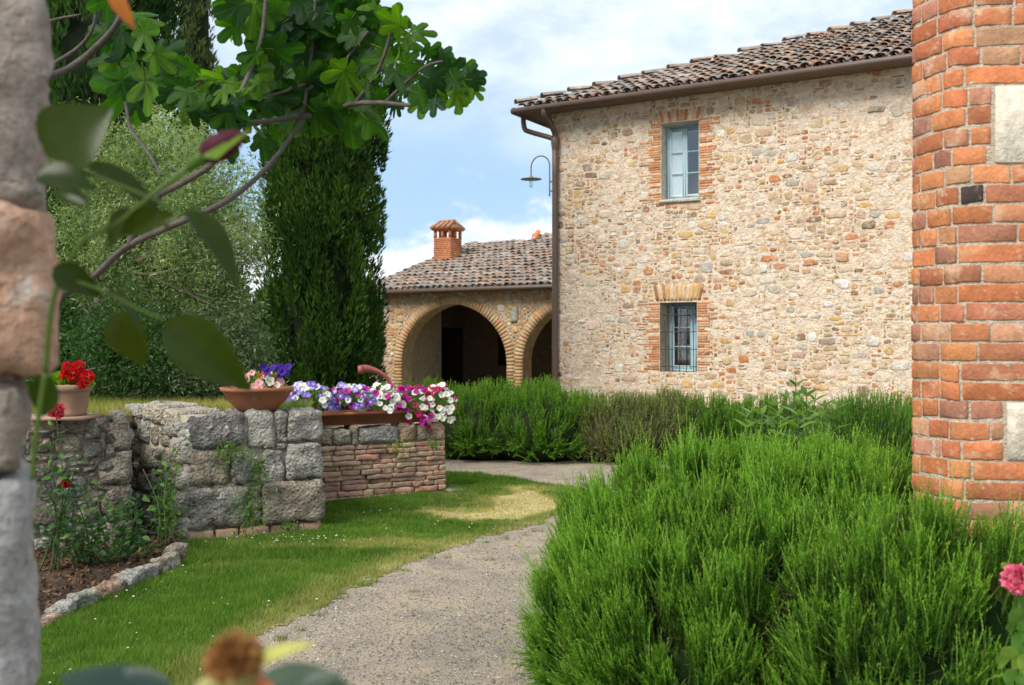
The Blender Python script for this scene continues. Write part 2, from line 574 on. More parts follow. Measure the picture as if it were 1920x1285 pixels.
# grass blades: nobody could count them
def blades(mb, P, z0, h, w, cols, lean=0.5, rng=N):
    n = len(P)
    ang = rng.uniform(0, 2 * np.pi, n); a2 = rng.uniform(0, 2 * np.pi, n)
    d = np.stack([np.cos(ang), np.sin(ang)], 1) * w[:, None] / 2
    l = np.stack([np.cos(a2), np.sin(a2)], 1) * (h * lean * rng.uniform(0.1, 1.0, n))[:, None]
    V = np.zeros((n, 3, 3), np.float32)
    V[:, 0, :2] = P - d; V[:, 1, :2] = P + d; V[:, 2, :2] = P + l
    V[:, 0, 2] = z0; V[:, 1, 2] = z0; V[:, 2, 2] = z0 + h
    mb.add(V.reshape(-1, 3), np.arange(3 * n).reshape(n, 3), cols)


def scatter_poly(poly, n, near=4.5, far=13.0):
    P = np.array(poly); lo = P.min(0); hi = P.max(0)
    out = N.uniform(0, 1, (n, 2)) * (hi - lo) + lo
    return out[poly_in(ragged(out), poly)]


gp = scatter_poly(LAWN, 900000)
zden = np.clip(7.0 / np.maximum(gp[:, 1], 3.5), 0.35, 1.0) ** 1.3
dry = dryness(gp)
keep = N.uniform(0, 1, len(gp)) < zden * (1 - 0.80 * smoothstep(0.45, 0.95, dry)) * (0.35 + 0.65 * smoothstep(0.0, 0.10, poly_dist(gp, PATH_EDGE, False) + 0.05 * vnoise(gp, 9, 1)))
keep &= np.abs(gp[:, 0]) < gp[:, 1] * 0.56 + 0.4
gp = gp[keep]; dry = dry[keep]
n = len(gp)
tone = np.clip(0.5 + 0.5 * vnoise(gp, 1.6, 13.0) + N.normal(0, 0.22, n), 0, 1)[:, None]
cg = np.array((0.040, 0.120, 0.010)) * (1 - tone) + np.array((0.120, 0.235, 0.026)) * tone
cd = np.array((0.44, 0.36, 0.17))
mixd = np.clip(dry + N.normal(0, 0.22, n), 0, 1)[:, None]
gcol = cg * (1 - mixd) + cd * mixd
mb = MB()
hh = N.uniform(0.018, 0.050, n) * (1 - 0.45 * dry) * np.clip(1.1 + 0.9 * vnoise(gp, 4.0, 5, 4), .4, 2)
blades(mb, gp, 0.006, hh, N.uniform(0.0035, 0.0065, n) * np.clip(gp[:, 1] / 6, 0.9, 2.0), gcol, 0.9)
tc_ = N.uniform(0, 1, (420, 2)) * (2.6, 5.5) + (-1.9, 4.2)
dd_ = poly_dist(tc_, PATH_EDGE, False)
tc_ = tc_[~poly_in(tc_, LAWN) & (N.uniform(0, 1, len(tc_)) < np.exp(-dd_ / .16))][:120]
tp_ = np.repeat(tc_, 26, 0) + N.normal(0, .022, (len(tc_) * 26, 2)); n_ = len(tp_)
blades(mb, tp_, 0.004, N.uniform(.012, .04, n_), N.uniform(.004, .006, n_), np.array((.09, .17, .03)) * (1 - N.uniform(0, 1, (n_, 1))) + np.array((.34, .31, .12)) * N.uniform(0, .7, (n_, 1)), .9)
tag(mb.build('grass', M['grass']), kind='stuff')

# small white daisies and clover heads in the lawn
dp = scatter_poly(LAWN, 900)
dp = dp[(dp[:, 1] < 9.5) & (dryness(dp) < 0.55) & (vnoise(dp, 0.9, 31) > -0.25)][:70]
cl = np.array(G(545, 1020)) + N.normal(0, 1, (45, 2)) * (0.28, 0.10)
dp = np.concatenate([dp, cl])
mb = MB()
for x, y in dp:
    r = R.uniform(0.004, 0.009); z = R.uniform(0.035, 0.055)
    ring = [(x + r * math.cos(k * math.pi / 3), y + r * math.sin(k * math.pi / 3), z) for k in range(6)]
    mb.add(ring + [(x, y, z + r * 0.7)], [(k, (k + 1) % 6, 6) for k in range(6)], (0.78, 0.77, 0.68))
tag(mb.build('daisies_in_grass', M['petal']), kind='stuff')

# loose stones of the gravel path
pp = N.uniform(0, 1, (52000, 2)) * (3.3, 9.2) + (-2.3, 4.0)
pp = pp[~poly_in(ragged(pp), LAWN) & (np.abs(pp[:, 0]) < 0.55 * pp[:, 1]) & (N.uniform(0, 1, len(pp)) < np.clip(6 / pp[:, 1], 0, 1) ** 2)]
oct_ = np.array([(1, 0, 0), (0, 1, 0), (-1, 0, 0), (0, -1, 0), (0, 0, 0.8), (0, 0, -0.5)], float)
octf = np.array([(0, 1, 4), (1, 2, 4), (2, 3, 4), (3, 0, 4)])
n = len(pp)
s = N.uniform(0.003, 0.0085, n) * np.where(N.uniform(0, 1, n) > 0.97, 1.7, 1.0)
V = oct_[None] * s[:, None, None] * N.uniform(0.6, 1.3, (n, 6, 3))
V[:, :, :2] += pp[:, None, :]; V[:, :, 2] += 0.006
gr = N.uniform(0.10, 0.42, n)[:, None] * np.array((1.0, 0.89, 0.74)) * N.uniform(0.9, 1.1, (n, 3)) * (1 + .34 * vnoise(pp, 1.1, 3.0, 4) + .2 * vnoise(pp * (.5, 1.6), 2.6, 8.0, 3))[:, None]
mb = MB(); mb.add(V.reshape(-1, 3), (octf[None] + 6 * np.arange(n)[:, None, None]).reshape(-1, 3), np.repeat(gr, 4, 0))
tag(mb.build('gravel', M['pebble']), kind='stuff')

# ---------------------------------------------------------------- masonry
def pack(nu, nv, occ, rng, sizes, tries=0):
    """fill a grid with rectangles of mixed size: irregular uncoursed masonry"""
    out = []
    def fits(i, j, w, h):
        return i + w <= nu and j + h <= nv and not occ[i:i + w, j:j + h].any()
    def put(i, j, w, h):
        occ[i:i + w, j:j + h] = True; out.append((i, j, w, h))
    for _ in range(tries):
        w, h = rng.choice(sizes[:max(3, len(sizes) // 3)])
        i = rng.randrange(max(1, nu - w)); j = rng.randrange(max(1, nv - h))
        if fits(i, j, w, h): put(i, j, w, h)
    for j in range(nv):
        for i in range(nu):
            if occ[i, j]: continue
            for _ in range(7):
                w, h = rng.choice(sizes)
                if fits(i, j, w, h): break
            else:
                w = 1
                while w < 4 and fits(i, j, w + 1, 1): w += 1
                h = 1
                if w <= 2 and fits(i, j, w, 2): h = 2
            put(i, j, w, h)
    return out


def stone_piece(u0, v0, u1, v1, out, rng, n=9, square=0.55, jit=0.10, gap=0.009):
    """one stone set in a wall whose face is the plane y=0 looking along -y; returns vertices and faces"""
    cx, cz = (u0 + u1) / 2, (v0 + v1) / 2; hx, hz = (u1 - u0) / 2 - gap, (v1 - v0) / 2 - gap
    hx = max(hx, 0.008); hz = max(hz, 0.008)
    ph = rng.uniform(0, 2 * math.pi); tx, tz = rng.uniform(-0.25, 0.25), rng.uniform(-0.25, 0.25)
    ring = []
    for k in range(n):
        w = ph + 2 * math.pi * (k + rng.uniform(-0.25, 0.25)) / n
        c, s = math.cos(w), math.sin(w)
        x = math.copysign(abs(c) ** square, c); z = math.copysign(abs(s) ** square, s)
        q = 1 - abs(rng.gauss(0, jit))
        ring.append((x * q, z * q))
    V = []
    for (x, z) in ring: V.append((cx + x * hx, 0.035, cz + z * hz))
    for (x, z) in ring: V.append((cx + x * hx * 0.99, -out * (0.35 + 0.2 * (tx * x + tz * z)), cz + z * hz * 0.99))
    b = min(0.75, max(0.45, 1 - 0.016 / min(hx, hz)))
    for (x, z) in ring: V.append((cx + x * hx * b, -out * (1 + tx * x + tz * z + rng.uniform(-0.2, 0.2)), cz + z * hz * b))
    V.append((cx, -out * 1.05, cz))
    Fs = []
    for k in range(n):
        k2 = (k + 1) % n
        Fs.append((k2, k, n + k, n + k2)); Fs.append((n + k2, n + k, 2 * n + k, 2 * n + k2)); Fs.append((2 * n + k2, 2 * n + k, 3 * n))
    return V, Fs


def lay(stones, wall, rest_name, mat, limit=300):
    """stones: list of (score, name, V, F, col). The best-seen become objects of their own, the rest one mesh."""
    stones.sort(key=lambda s: -s[0])
    rest = MB(); nrest = 0
    for k, (sc, nm, V, Fs, c) in enumerate(stones):
        if k < limit and sc > 0:
            MB().add(V, Fs, c).build_centred(nm, mat, wall)
        else:
            rest.add(V, Fs, c); nrest += 1
    if nrest:
        tag(rest.build(rest_name, mat, wall), kind='stuff')


def jitter(c, rng, a=0.12):
    k = 1 + rng.uniform(-a, a)
    return tuple(max(0.01, min(0.95, x * k * (1 + rng.uniform(-0.04, 0.04)))) for x in c)


CREAM = (0.66, 0.54, 0.41); PALE = (0.64, 0.60, 0.54); TAN = (0.52, 0.36, 0.215); OCHRE = (0.56, 0.34, 0.12)
ORANGE = (0.50, 0.19, 0.075); RUST = (0.34, 0.15, 0.075); PINK = (0.50, 0.33, 0.235); BROWN = (0.23, 0.145, 0.085); GREY = (0.38, 0.36, 0.32)

ROT = math.atan2(-0.509, 0.861)          # both facades run the same way
UX = Vector((0.861, -0.509, 0)); NY = Vector((0.509, 0.861, 0))


def strips_with_holes(mb, u0, u1, v0, v1, holes, y, col):
    us = sorted({u0, u1, *[h[0] for h in holes], *[h[2] for h in holes]})
    vs = sorted({v0, v1, *[h[1] for h in holes], *[h[3] for h in holes]})
    for a, b in zip(us, us[1:]):
        for c, d in zip(vs, vs[1:]):
            if any(a >= h[0] - 1e-6 and b <= h[2] + 1e-6 and c >= h[1] - 1e-6 and d <= h[3] + 1e-6 for h in holes): continue
            mb.add([(a, y, c), (b, y, c), (b, y, d), (a, y, d)], [(0, 1, 2, 3)], col)


# ---- roof tiles
def tile_mesh(rng, col, L=0.44, r0=0.098, r1=0.080, th=0.016, n=6):
    mb = MB(); V = []
    sk = rng.uniform(-0.012, 0.012); sag = rng.uniform(0.56, 0.76)
    for (y, r, z0) in ((rng.uniform(-0.015, 0.015), r0, 0.022), (L, r1, -0.018)):
        for rr in (r, r - th):
            for k in range(n + 1):
                a = math.pi * k / n
                V.append((rr * math.cos(a) + (sk if y > 0.2 else 0), y, z0 + rr * sag * math.sin(a)))
    m = n + 1; Fs = []
    for k in range(n):
        Fs.append((k + 1, k, 2 * m + k, 2 * m + k + 1))
        Fs.append((m + k, m + k + 1, 3 * m + k + 1, 3 * m + k))
        Fs.append((k, k + 1, m + k + 1, m + k))
    mb.add(V, Fs, col)
    return mb


TILE_COLS = [(0.33, 0.255, 0.21), (0.29, 0.245, 0.215), (0.36, 0.25, 0.19), (0.26, 0.23, 0.21), (0.38, 0.225, 0.15), (0.33, 0.285, 0.25),
             (0.27, 0.22, 0.19), (0.38, 0.32, 0.27), (0.30, 0.22, 0.175), (0.24, 0.215, 0.20), (0.39, 0.255, 0.175), (0.38, 0.335, 0.30)]
tile_rng = random.Random(5)
TILE_MB = [tile_mesh(tile_rng, c) for c in TILE_COLS]
TILE_ME = [t.mesh('roof_tile') for t in TILE_MB]
for me in TILE_ME: me.materials.append(M['tile'])


def tile_slope(roof, org, xd, ud, nd_, width, nrows, ok, score, rng, limit=300, pitch=0.205, gauge=0.36):
    """lay cover tiles over a slope; ok(x, t) says where, score(x, t) how well a tile is seen"""
    B = Matrix((xd, ud, nd_)).transposed()
    spots = []
    for c in range(int(width / pitch) + 1):
        for r in range(nrows):
            x = (c + 0.5) * pitch + rng.gauss(0, 0.010); t = r * gauge + rng.gauss(0, 0.018)
            if not ok(x, t): continue
            spots.append((score(x, t), x, t))
    spots.sort(key=lambda s: -s[0])
    rest = MB(); nr = 0
    for k, (sc, x, t) in enumerate(spots):
        i = rng.randrange(len(TILE_ME))
        rot = B @ Euler((rng.gauss(0, 0.03), rng.gauss(0, 0.09), rng.gauss(0, 0.065))).to_matrix()
        p = org + xd * x + ud * t + nd_ * (0.035 + rng.gauss(0, 0.006))
        if k < limit and sc > 0:
            o = link('tile', TILE_ME[i], None, roof)
            o.matrix_basis = Matrix.Translation(p) @ rot.to_4x4()
        else:
            R3 = np.array(rot)
            V = np.concatenate(TILE_MB[i].V) @ R3.T + np.array(p)
            rest.add(V, TILE_MB[i].F[0], TILE_COLS[i]); nr += 1
    # the pan tiles in the channels between the covers
    for c in range(int(width / pitch) + 1):
        for r in range(nrows):
            x = c * pitch; t = r * gauge + rng.gauss(0, 0.012) - 0.02
            if not ok(x, t): continue
            V = []
            for (tt, rr, z0) in ((t, 0.085, 0.028), (t + 0.42, 0.085, 0.006)):
                for k in range(5):
                    a = math.pi + math.pi * k / 4
                    V.append(org + xd * (x + rr * math.cos(a)) + ud * tt + nd_ * (z0 + 0.045 + 0.05 * math.sin(a)))
            rest.add([tuple(v) for v in V], [(k, k + 1, 5 + k + 1, 5 + k) for k in range(4)], rng.choice(TILE_COLS)); nr += 1
    if nr: tag(rest.build('tile_remainder', M['tile'], roof), kind='stuff')


def cap_tiles(roof, P0, P1, rng, gauge=0.37, nmax=60, scale=1.25, upright=None):
    """a line of larger tiles along a hip or ridge"""
    d = (P1 - P0); L = d.length; d.normalize()
    side = d.cross(Vector((0, 0, 1))); side.normalize(); nn = side.cross(d)
    B = Matrix((side, d, nn)).transposed()
    for k in range(min(nmax, int(L / gauge))):
        o = link('ridge_tile', rng.choice(TILE_ME), None, roof)
        p = P0 + d * (k * gauge) + nn * (0.045 + rng.gauss(0, 0.008))
        o.matrix_basis = Matrix.Translation(p) @ (B @ Euler((rng.gauss(0, 0.03), rng.gauss(0, 0.05), rng.gauss(0, 0.04))).to_matrix()).to_4x4() @ Matrix.Diagonal((scale, 1.1, scale, 1))


def window(parent, x0, x1, z0, z1, y, rows, leaves, frame_w=0.05, stile=0.042, curtain=None, pc=(0.36, 0.50, 0.57)):
    """a casement set back at depth y, with its panes"""
    mb = MB()
    for a, b in (((x0, z0), (x0 + frame_w, z1)), ((x1 - frame_w, z0), (x1, z1)), ((x0 + frame_w, z1 - frame_w), (x1 - frame_w, z1)), ((x0 + frame_w, z0), (x1 - frame_w, z0 + frame_w))):
        bevel_box(mb, (a[0], y, a[1]), (b[0], y + 0.07, b[1]), pc, 0.005)
    w = mb.build('window', M['paint'], parent)
    ix0, ix1, iz0, iz1 = x0 + frame_w + 0.003, x1 - frame_w - 0.003, z0 + frame_w + 0.003, z1 - frame_w - 0.003
    lw = (ix1 - ix0) / leaves
    for l in range(leaves):
        a, b = ix0 + l * lw + 0.002, ix0 + (l + 1) * lw - 0.002
        s = MB()
        bevel_box(s, (a, y - 0.012, iz0), (a + stile, y + 0.035, iz1), pc, 0.004)
        bevel_box(s, (b - stile, y - 0.012, iz0), (b, y + 0.035, iz1), pc, 0.004)
        bevel_box(s, (a + stile, y - 0.010, iz0), (b - stile, y + 0.035, iz0 + stile * 1.2), pc, 0.004)
        bevel_box(s, (a + stile, y - 0.010, iz1 - stile), (b - stile, y + 0.035, iz1), pc, 0.004)
        s.build('sash', M['paint'], w)
        pz0, pz1 = iz0 + stile * 1.2, iz1 - stile; ph = (pz1 - pz0) / rows
        for k in range(rows):
            g = MB(); ga, gb, gc, gd = a + stile - .002, b - stile + .002, pz0 + k * ph + 0.004, pz0 + (k + 1) * ph - 0.004
            g.add([(ga, y + .008, gc), (gb, y + .008, gc), (gb, y + .008, gd), (ga, y + .008, gd)], [(0, 1, 2, 3)], (0.8, 0.9, 0.95))
            g.build('pane', M['glass'], w)
            if k:
                bar = MB(); bevel_box(bar, (a + stile, y - 0.006, pz0 + k * ph - 0.009), (b - stile, y + 0.026, pz0 + k * ph + 0.009), pc, 0.003)
                bar.build('glazing_bar', M['paint'], w)
        if curtain and l in curtain:
            c = MB(); m = 14
            V = []
            for i in range(m + 1):
                xx = a + (b - a) * i / m; yy = y + 0.030 + 0.004 * math.sin(i * 1.9)
                xx = min(max(xx, a + stile * .5), b - stile * .5); V += [(xx, yy, iz0 + .03), (xx, yy, iz1 - .03)]
            c.add(V, [(2 * i, 2 * i + 2, 2 * i + 3, 2 * i + 1) for i in range(m)], (0.82, 0.84, 0.86))
            c.build('curtain', M['cloth'], w)
    return w


# ---------------------------------------------------------------- the tall stone house
W0 = (0.80, 19.91)
house = empty('stone_house', 'tall rubble-stone house with blue windows and tiled hip roof', 'house', (W0[0], W0[1], 0), ROT)
HW, HD, HH = 15.4, 13.0, 6.30
WIN_UP = (2.33, 4.28, 3.07, 5.69); WIN_LO = (2.30, 1.05, 3.035, 2.35)
mb = MB()
strips_with_holes(mb, 0, HW, 0, HH, [WIN_UP, WIN_LO], 0.0, (0.68, 0.555, 0.425))
for (a, c, b, d), rc in ((WIN_UP, (0.56, 0.56, 0.53)), (WIN_LO, (0.47, 0.40, 0.30))):
    dp_ = 0.56
    mb.add([(a, 0, c), (a, dp_, c), (a, dp_, d), (a, 0, d)], [(0, 3, 2, 1)], rc)
    mb.add([(b, 0, c), (b, dp_, c), (b, dp_, d), (b, 0, d)], [(0, 1, 2, 3)], rc)
    mb.add([(a, 0, d), (b, 0, d), (b, dp_, d), (a, dp_, d)], [(0, 3, 2, 1)], rc)
    mb.add([(a, 0, c), (b, 0, c), (b, dp_, c), (a, dp_, c)], [(0, 1, 2, 3)], rc)
mb.add([(0, 0, 0), (0, HD, 0), (0, HD, HH), (0, 0, HH)], [(0, 3, 2, 1)], (0.68, 0.555, 0.425))
mb.add([(HW, 0, 0), (HW, HD, 0), (HW, HD, HH), (HW, 0, HH)], [(0, 1, 2, 3)], (0.68, 0.555, 0.425))
mb.add([(0, HD, 0), (HW, HD, 0), (HW, HD, HH), (0, HD, HH)], [(0, 3, 2, 1)], (0.68, 0.555, 0.425))
h_wall = mb.build('wall', M['mortar'], house)

CELL = 0.047
rs = random.Random(21)
nu, nv = int(9.2 / CELL), int(6.24 / CELL)
occ = np.zeros((nu, nv), bool)
stones = []
bricks = []
for (a, c, b, d) in (WIN_UP, WIN_LO):
    occ[int(a / CELL):int(math.ceil(b / CELL)), int(c / CELL):int(math.ceil(d / CELL))] = True
    # soldier bricks over the opening
    n_ = 12; top = 0.26 if c > 3 else 0.34
    for k in range(n_):
        x0_ = a - 0.07 + (b - a + 0.14) * k / n_; x1_ = a - 0.07 + (b - a + 0.14) * (k + 1) / n_
        V, Fs = stone_piece(x0_, d + 0.02, x1_, d + top + rs.uniform(-0.02, 0.02), 0.014, rs, 12, 0.2, 0.02, 0.003)
        fan = [((x + ((k + 0.5) / n_ - 0.5) * 0.16 * (z - d) / top), y, z) for x, y, z in V]
        bricks.append((50, 'brick', fan, Fs, jitter(rs.choice((TAN, TAN, RUST, OCHRE, (.40, .20, .09), ORANGE)), rs, .2)))
    occ[max(0, int((a - 0.10) / CELL)):int((b + 0.16) / CELL), int(d / CELL):int((d + top + 0.03) / CELL)] = True
    # brick jambs
    j = int(c / CELL)
    while j * CELL < d:
        for side in (0, 1):
            run = rs.choice((4, 5, 5, 6, 8)) if side else rs.choice((3, 4, 5, 6, 9))
            i0 = int(math.ceil(b / CELL)) if side else int(a / CELL) - run
            x0_ = b + 0.004 if side else i0 * CELL
            x1_ = (i0 + run) * CELL if side else a - 0.004
            bl = [(x0_, x1_)] if run <= 5 else [(x0_, (x0_ + x1_) / 2), ((x0_ + x1_) / 2, x1_)]
            for (p, q) in bl:
                if rs.random() < .12: continue
                V, Fs = stone_piece(p, j * CELL, q, (j + 1) * CELL, rs.uniform(0.003, 0.012), rs, 12, 0.2, 0.03, 0.002)
                bricks.append((40, 'brick', V, Fs, jitter(rs.choice((ORANGE, ORANGE, (.48, .23, .12), RUST, PINK, (.50, .33, .19), (.46, .22, .105))), rs, .2)))
            occ[i0:i0 + run, j] = True
        j += 1
SIZES = [(6, 4), (5, 4), (5, 3), (7, 3), (4, 4), (4, 3), (6, 3), (3, 3), (4, 2), (5, 2), (3, 2), (3, 2), (2, 2), (2, 2), (4, 1), (3, 1), (5, 1), (2, 1), (3, 2), (4, 2), (1, 1), (2, 1), (8, 4), (6, 5)]
for (i, j, w, h) in pack(nu, nv, occ, rs, SIZES, 420):
    u0, v0, u1, v1 = i * CELL, j * CELL, (i + w) * CELL, (j + h) * CELL
    cu, cv = (u0 + u1) / 2, (v0 + v1) / 2
    warp = 0.030
    du = warp * mnoise.noise(Vector((cu * 2.3, cv * 2.3, 3.1))); dv = warp * mnoise.noise(Vector((cu * 2.3, cv * 2.3, 9.7)))
    brickish = 1.3 * mnoise.noise(Vector((cu * 0.8 + 4, cv * 1.1, 1.2))) + 0.7 * mnoise.noise(Vector((cu * 2.1, cv * 3.2, 6.2)))
    near_w = min(abs(cu - 2.68) - 0.4, 1.2) if (0.8 < cv < 2.9 or 4.1 < cv < 6.1) else 1.2
    thin = h == 1 and w >= 3
    p = rs.random()
    if near_w < 0.75 and p < 0.75 - 0.6 * max(0, near_w): c = rs.choice((ORANGE, TAN, RUST, OCHRE, PINK))
    elif thin: c = rs.choice((ORANGE, PINK, TAN, OCHRE, RUST, ORANGE, BROWN)) if p < 0.66 + 0.5 * brickish else rs.choice((CREAM, TAN, PALE))
    elif w * h <= 6: c = rs.choice((CREAM, CREAM, PALE, PINK, TAN, TAN, OCHRE)) if p < 0.58 - 0.6 * brickish else rs.choice((ORANGE, BROWN, RUST, OCHRE, ORANGE, TAN))
    else: c = rs.choice((CREAM, CREAM, PALE, PALE, CREAM, GREY)) if p < 0.60 - 0.6 * brickish else rs.choice((TAN, OCHRE, PINK, TAN, ORANGE))
    if rs.random() < .10: c = rs.choice((BROWN, (.30, .24, .17), (.36, .24, .13)))
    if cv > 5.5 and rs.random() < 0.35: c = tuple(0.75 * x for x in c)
    out = rs.uniform(0.001, 0.008) if rs.random() < 0.85 else rs.uniform(0.008, 0.022)
    V, Fs = stone_piece(u0 + du, v0 + dv, u1 + du, v1 + dv, out, rs, 9 if w * h > 4 else 7, rs.uniform(0.4, 0.9), 0.20, rs.uniform(0.001, 0.008))
    smear = .9 * mnoise.noise(Vector((cu * .75 + 9, cv * .9, 4.4))) + .6 * mnoise.noise(Vector((cu * 2.2, cv * 2.2, 8.4)))
    if rs.random() < .30 + .9 * smear and near_w > .25: continue
    seen = 1.0 if (cu < 7.0 and cv > 0.55) else 0.0
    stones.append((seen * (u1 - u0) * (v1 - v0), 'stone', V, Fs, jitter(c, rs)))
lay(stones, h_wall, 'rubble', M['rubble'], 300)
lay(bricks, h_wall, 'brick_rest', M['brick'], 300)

wu = window(house, WIN_UP[0] + 0.004, WIN_UP[2] - 0.004, WIN_UP[1] + 0.004, WIN_UP[3] - 0.004, 0.27, 3, 2, curtain=(0,), pc=(0.42, 0.56, 0.61))
s_ = MB(); bevel_box(s_, (WIN_UP[0] - 0.03, -0.05, WIN_UP[1] - 0.075), (WIN_UP[2] + 0.03, 0.265, WIN_UP[1] - 0.004), (0.46, 0.45, 0.42), 0.012)
s_.build('sill', M['rubble'], wu)
s_ = MB(); bevel_box(s_, (WIN_UP[0] - 0.02, -0.030, WIN_UP[3] + 0.002), (WIN_UP[2] + 0.02, 0.10, WIN_UP[3] + 0.030), (0.42, 0.40, 0.34), 0.006)
s_.build('lintel', M['rubble'], wu)
wl = window(house, WIN_LO[0] + 0.004, WIN_LO[0] + 0.53, WIN_LO[1] + 0.004, WIN_LO[3] - 0.004, 0.46, 3, 1, pc=(0.46, 0.66, 0.74), frame_w=0.045, stile=0.05)  # frame colour lightened to make up for the shade of the deep recess
s_ = MB(); bevel_box(s_, (WIN_LO[0] + 0.534, 0.45, WIN_LO[1] + 0.004), (WIN_LO[2] - 0.004, 0.53, WIN_LO[3] - 0.004), (0.44, 0.64, 0.74), 0.006); s_.build('shutter', M['paint'], wl)
for k in range(5):
    xx = WIN_LO[0] + 0.09 + k * 0.138
    t_ = MB(); tube(t_, [(xx, 0.07, WIN_LO[1] + 0.002), (xx, 0.07, WIN_LO[3] - 0.002)], 0.007, 6, (0.05, 0.055, 0.065)); t_.build('grille_bar', M['metal'], wl)
for k in range(4):
    zz = WIN_LO[1] + 0.10 + k * 0.325
    t_ = MB(); tube(t_, [(WIN_LO[0] + 0.002, 0.055, zz), (WIN_LO[2] - 0.002, 0.055, zz)], 0.008, 6, (0.05, 0.055, 0.065)); t_.build('grille_bar', M['metal'], wl)

# roof
HT = 0.404; CPH = 1 / math.sqrt(1 + HT * HT); SPH = HT * CPH
EZ = 6.24; EY = -0.42; EX = -0.52; RX = HW + 0.5; RD = HD + 0.42
depth = RD - EY; half = depth / 2
mb = MB()
rz = EZ + half * HT
A, B_, C_, D_ = (EX, EY, EZ), (RX, EY, EZ), (RX, RD, EZ), (EX, RD, EZ)
E1, E2 = (EX + half, EY + half, rz), (RX - half, EY + half, rz)
mb.add([A, B_, C_, D_, E1, E2], [(0, 1, 5, 4), (1, 2, 5), (2, 3, 4, 5), (3, 0, 4)], (0.2, 0.15, 0.12))
mb.add([(x, y, z - 0.07) for x, y, z in (A, B_, C_, D_)], [(0, 3, 2, 1)], (0.16, 0.11, 0.08))
h_roof = mb.build('roof', M['tile'], house)
rt = random.Random(77)
tile_slope(h_roof, Vector((EX, EY - 0.02, EZ)), Vector((1, 0, 0)), Vector((0, CPH, SPH)), Vector((0, -SPH, CPH)), RX - EX, int(half / CPH / 0.36),
           lambda x, t: x > t * CPH + 0.05 and x < (RX - EX) - t * CPH - 0.05,
           lambda x, t: (x < 8.3) * (10 - 0.35 * t - 0.0 * x + (2 if x < 7.6 else -3)), rt, 300)
cap_tiles(h_roof, Vector((EX - 0.02, EY - 0.02, EZ + 0.05)), Vector(E1) + Vector((0, 0, 0.05)), rt, gauge=0.56, nmax=19, scale=1.15)

# gutters and pipes
PIPE = (0.105, 0.068, 0.052)
t_ = MB(); tube(t_, [(EX - 0.12, EY - 0.07, EZ - 0.045), (RX, EY - 0.07, EZ - 0.045)], 0.060, 10, PIPE); t_.build('gutter', M['metal'], house, True)
t_ = MB(); tube(t_, [(EX - 0.07, EY - 0.10, EZ - 0.046), (EX - 0.07, RD, EZ - 0.046)], 0.070, 10, PIPE); t_.build('gutter', M['metal'], house, True)
t_ = MB(); tube(t_, catmull([(0.12, -0.09, -0.02), (0.12, -0.09, 3.0), (0.12, -0.09, 5.60)], 3), 0.062, 12, PIPE); t_.build('downpipe', M['metal'], house, True)
t_ = MB(); tube(t_, catmull([(0.12, -0.09, 5.56), (0.12, -0.10, 5.74), (0.10, -0.30, 5.94), (0.08, -0.46, 6.05), (0.08, -0.48, 6.17)], 5), 0.056, 10, PIPE); t_.build('feed_pipe', M['metal'], house, True)
t_ = MB(); tube(t_, catmull([(0.12, -0.09, 5.56), (0.05, -0.09, 5.66), (-0.42, -0.12, 5.83), (-0.56, -0.13, 5.92), (-0.59, -0.13, 6.17)], 5), 0.052, 10, PIPE); t_.build('feed_pipe', M['metal'], house, True)
t_ = MB(); lathe(t_, [(0.064, 5.42), (0.085, 5.56), (0.085, 5.64), (0.06, 5.68)], 14, PIPE, (0.12, -0.09, 0)); t_.build('pipe_collar', M['metal'], house, True)

# ---------------------------------------------------------------- swan-neck lamp on the house corner
def house_pt(x, y, z):
    p = UX * x + NY * y
    return (W0[0] + p.x, W0[1] + p.y, z)
lamp = empty('wall_lamp', 'swan-neck wall lamp with flat round shade at the tall house corner', 'lamp', house_pt(0, 0.14, 4.75), ROT)
LM = (0.16, 0.18, 0.17)
t_ = MB(); bevel_box(t_, (-0.05, -0.05, -0.16), (-0.002, 0.05, 0.16), LM, 0.01); box(t_, (-0.13, -0.015, 0.08), (-0.05, 0.015, 0.11), LM); box(t_, (-0.13, -0.015, -0.11), (-0.05, 0.015, -0.08), LM); t_.build('bracket', M['metal'], lamp)
P_ = [(-0.13, 0, -0.20), (-0.13, 0, 0.1), (-0.13, 0, 0.38)] + [(-0.345 + 0.215 * math.cos(a), 0, 0.42 + 0.215 * math.sin(a)) for a in np.linspace(0.15, math.pi - 0.05, 9)] + [(-0.56, 0, 0.30), (-0.56, 0, 0.24)]
t_ = MB(); tube(t_, catmull(P_, 3), 0.014, 8, LM); t_.build('neck', M['metal'], lamp, True)
t_ = MB(); lathe(t_, [(0.0, 0.26), (0.03, 0.255), (0.045, 0.225), (0.10, 0.205), (0.215, 0.185), (0.218, 0.178), (0.10, 0.190), (0.0, 0.195)], 24, (0.26, 0.27, 0.20), (-0.56, 0, 0)); t_.build('lamp_shade', M['metal'], lamp, True)
t_ = MB(); lathe(t_, [(0.0, 0.195), (0.045, 0.19), (0.05, 0.17), (0.025, 0.16), (0.04, 0.12), (0.042, 0.06), (0.03, 0.02), (0.0, 0.0)], 16, (0.75, 0.76, 0.74), (-0.56, 0, 0)); t_.build('bulb', M['glass'], lamp, True)

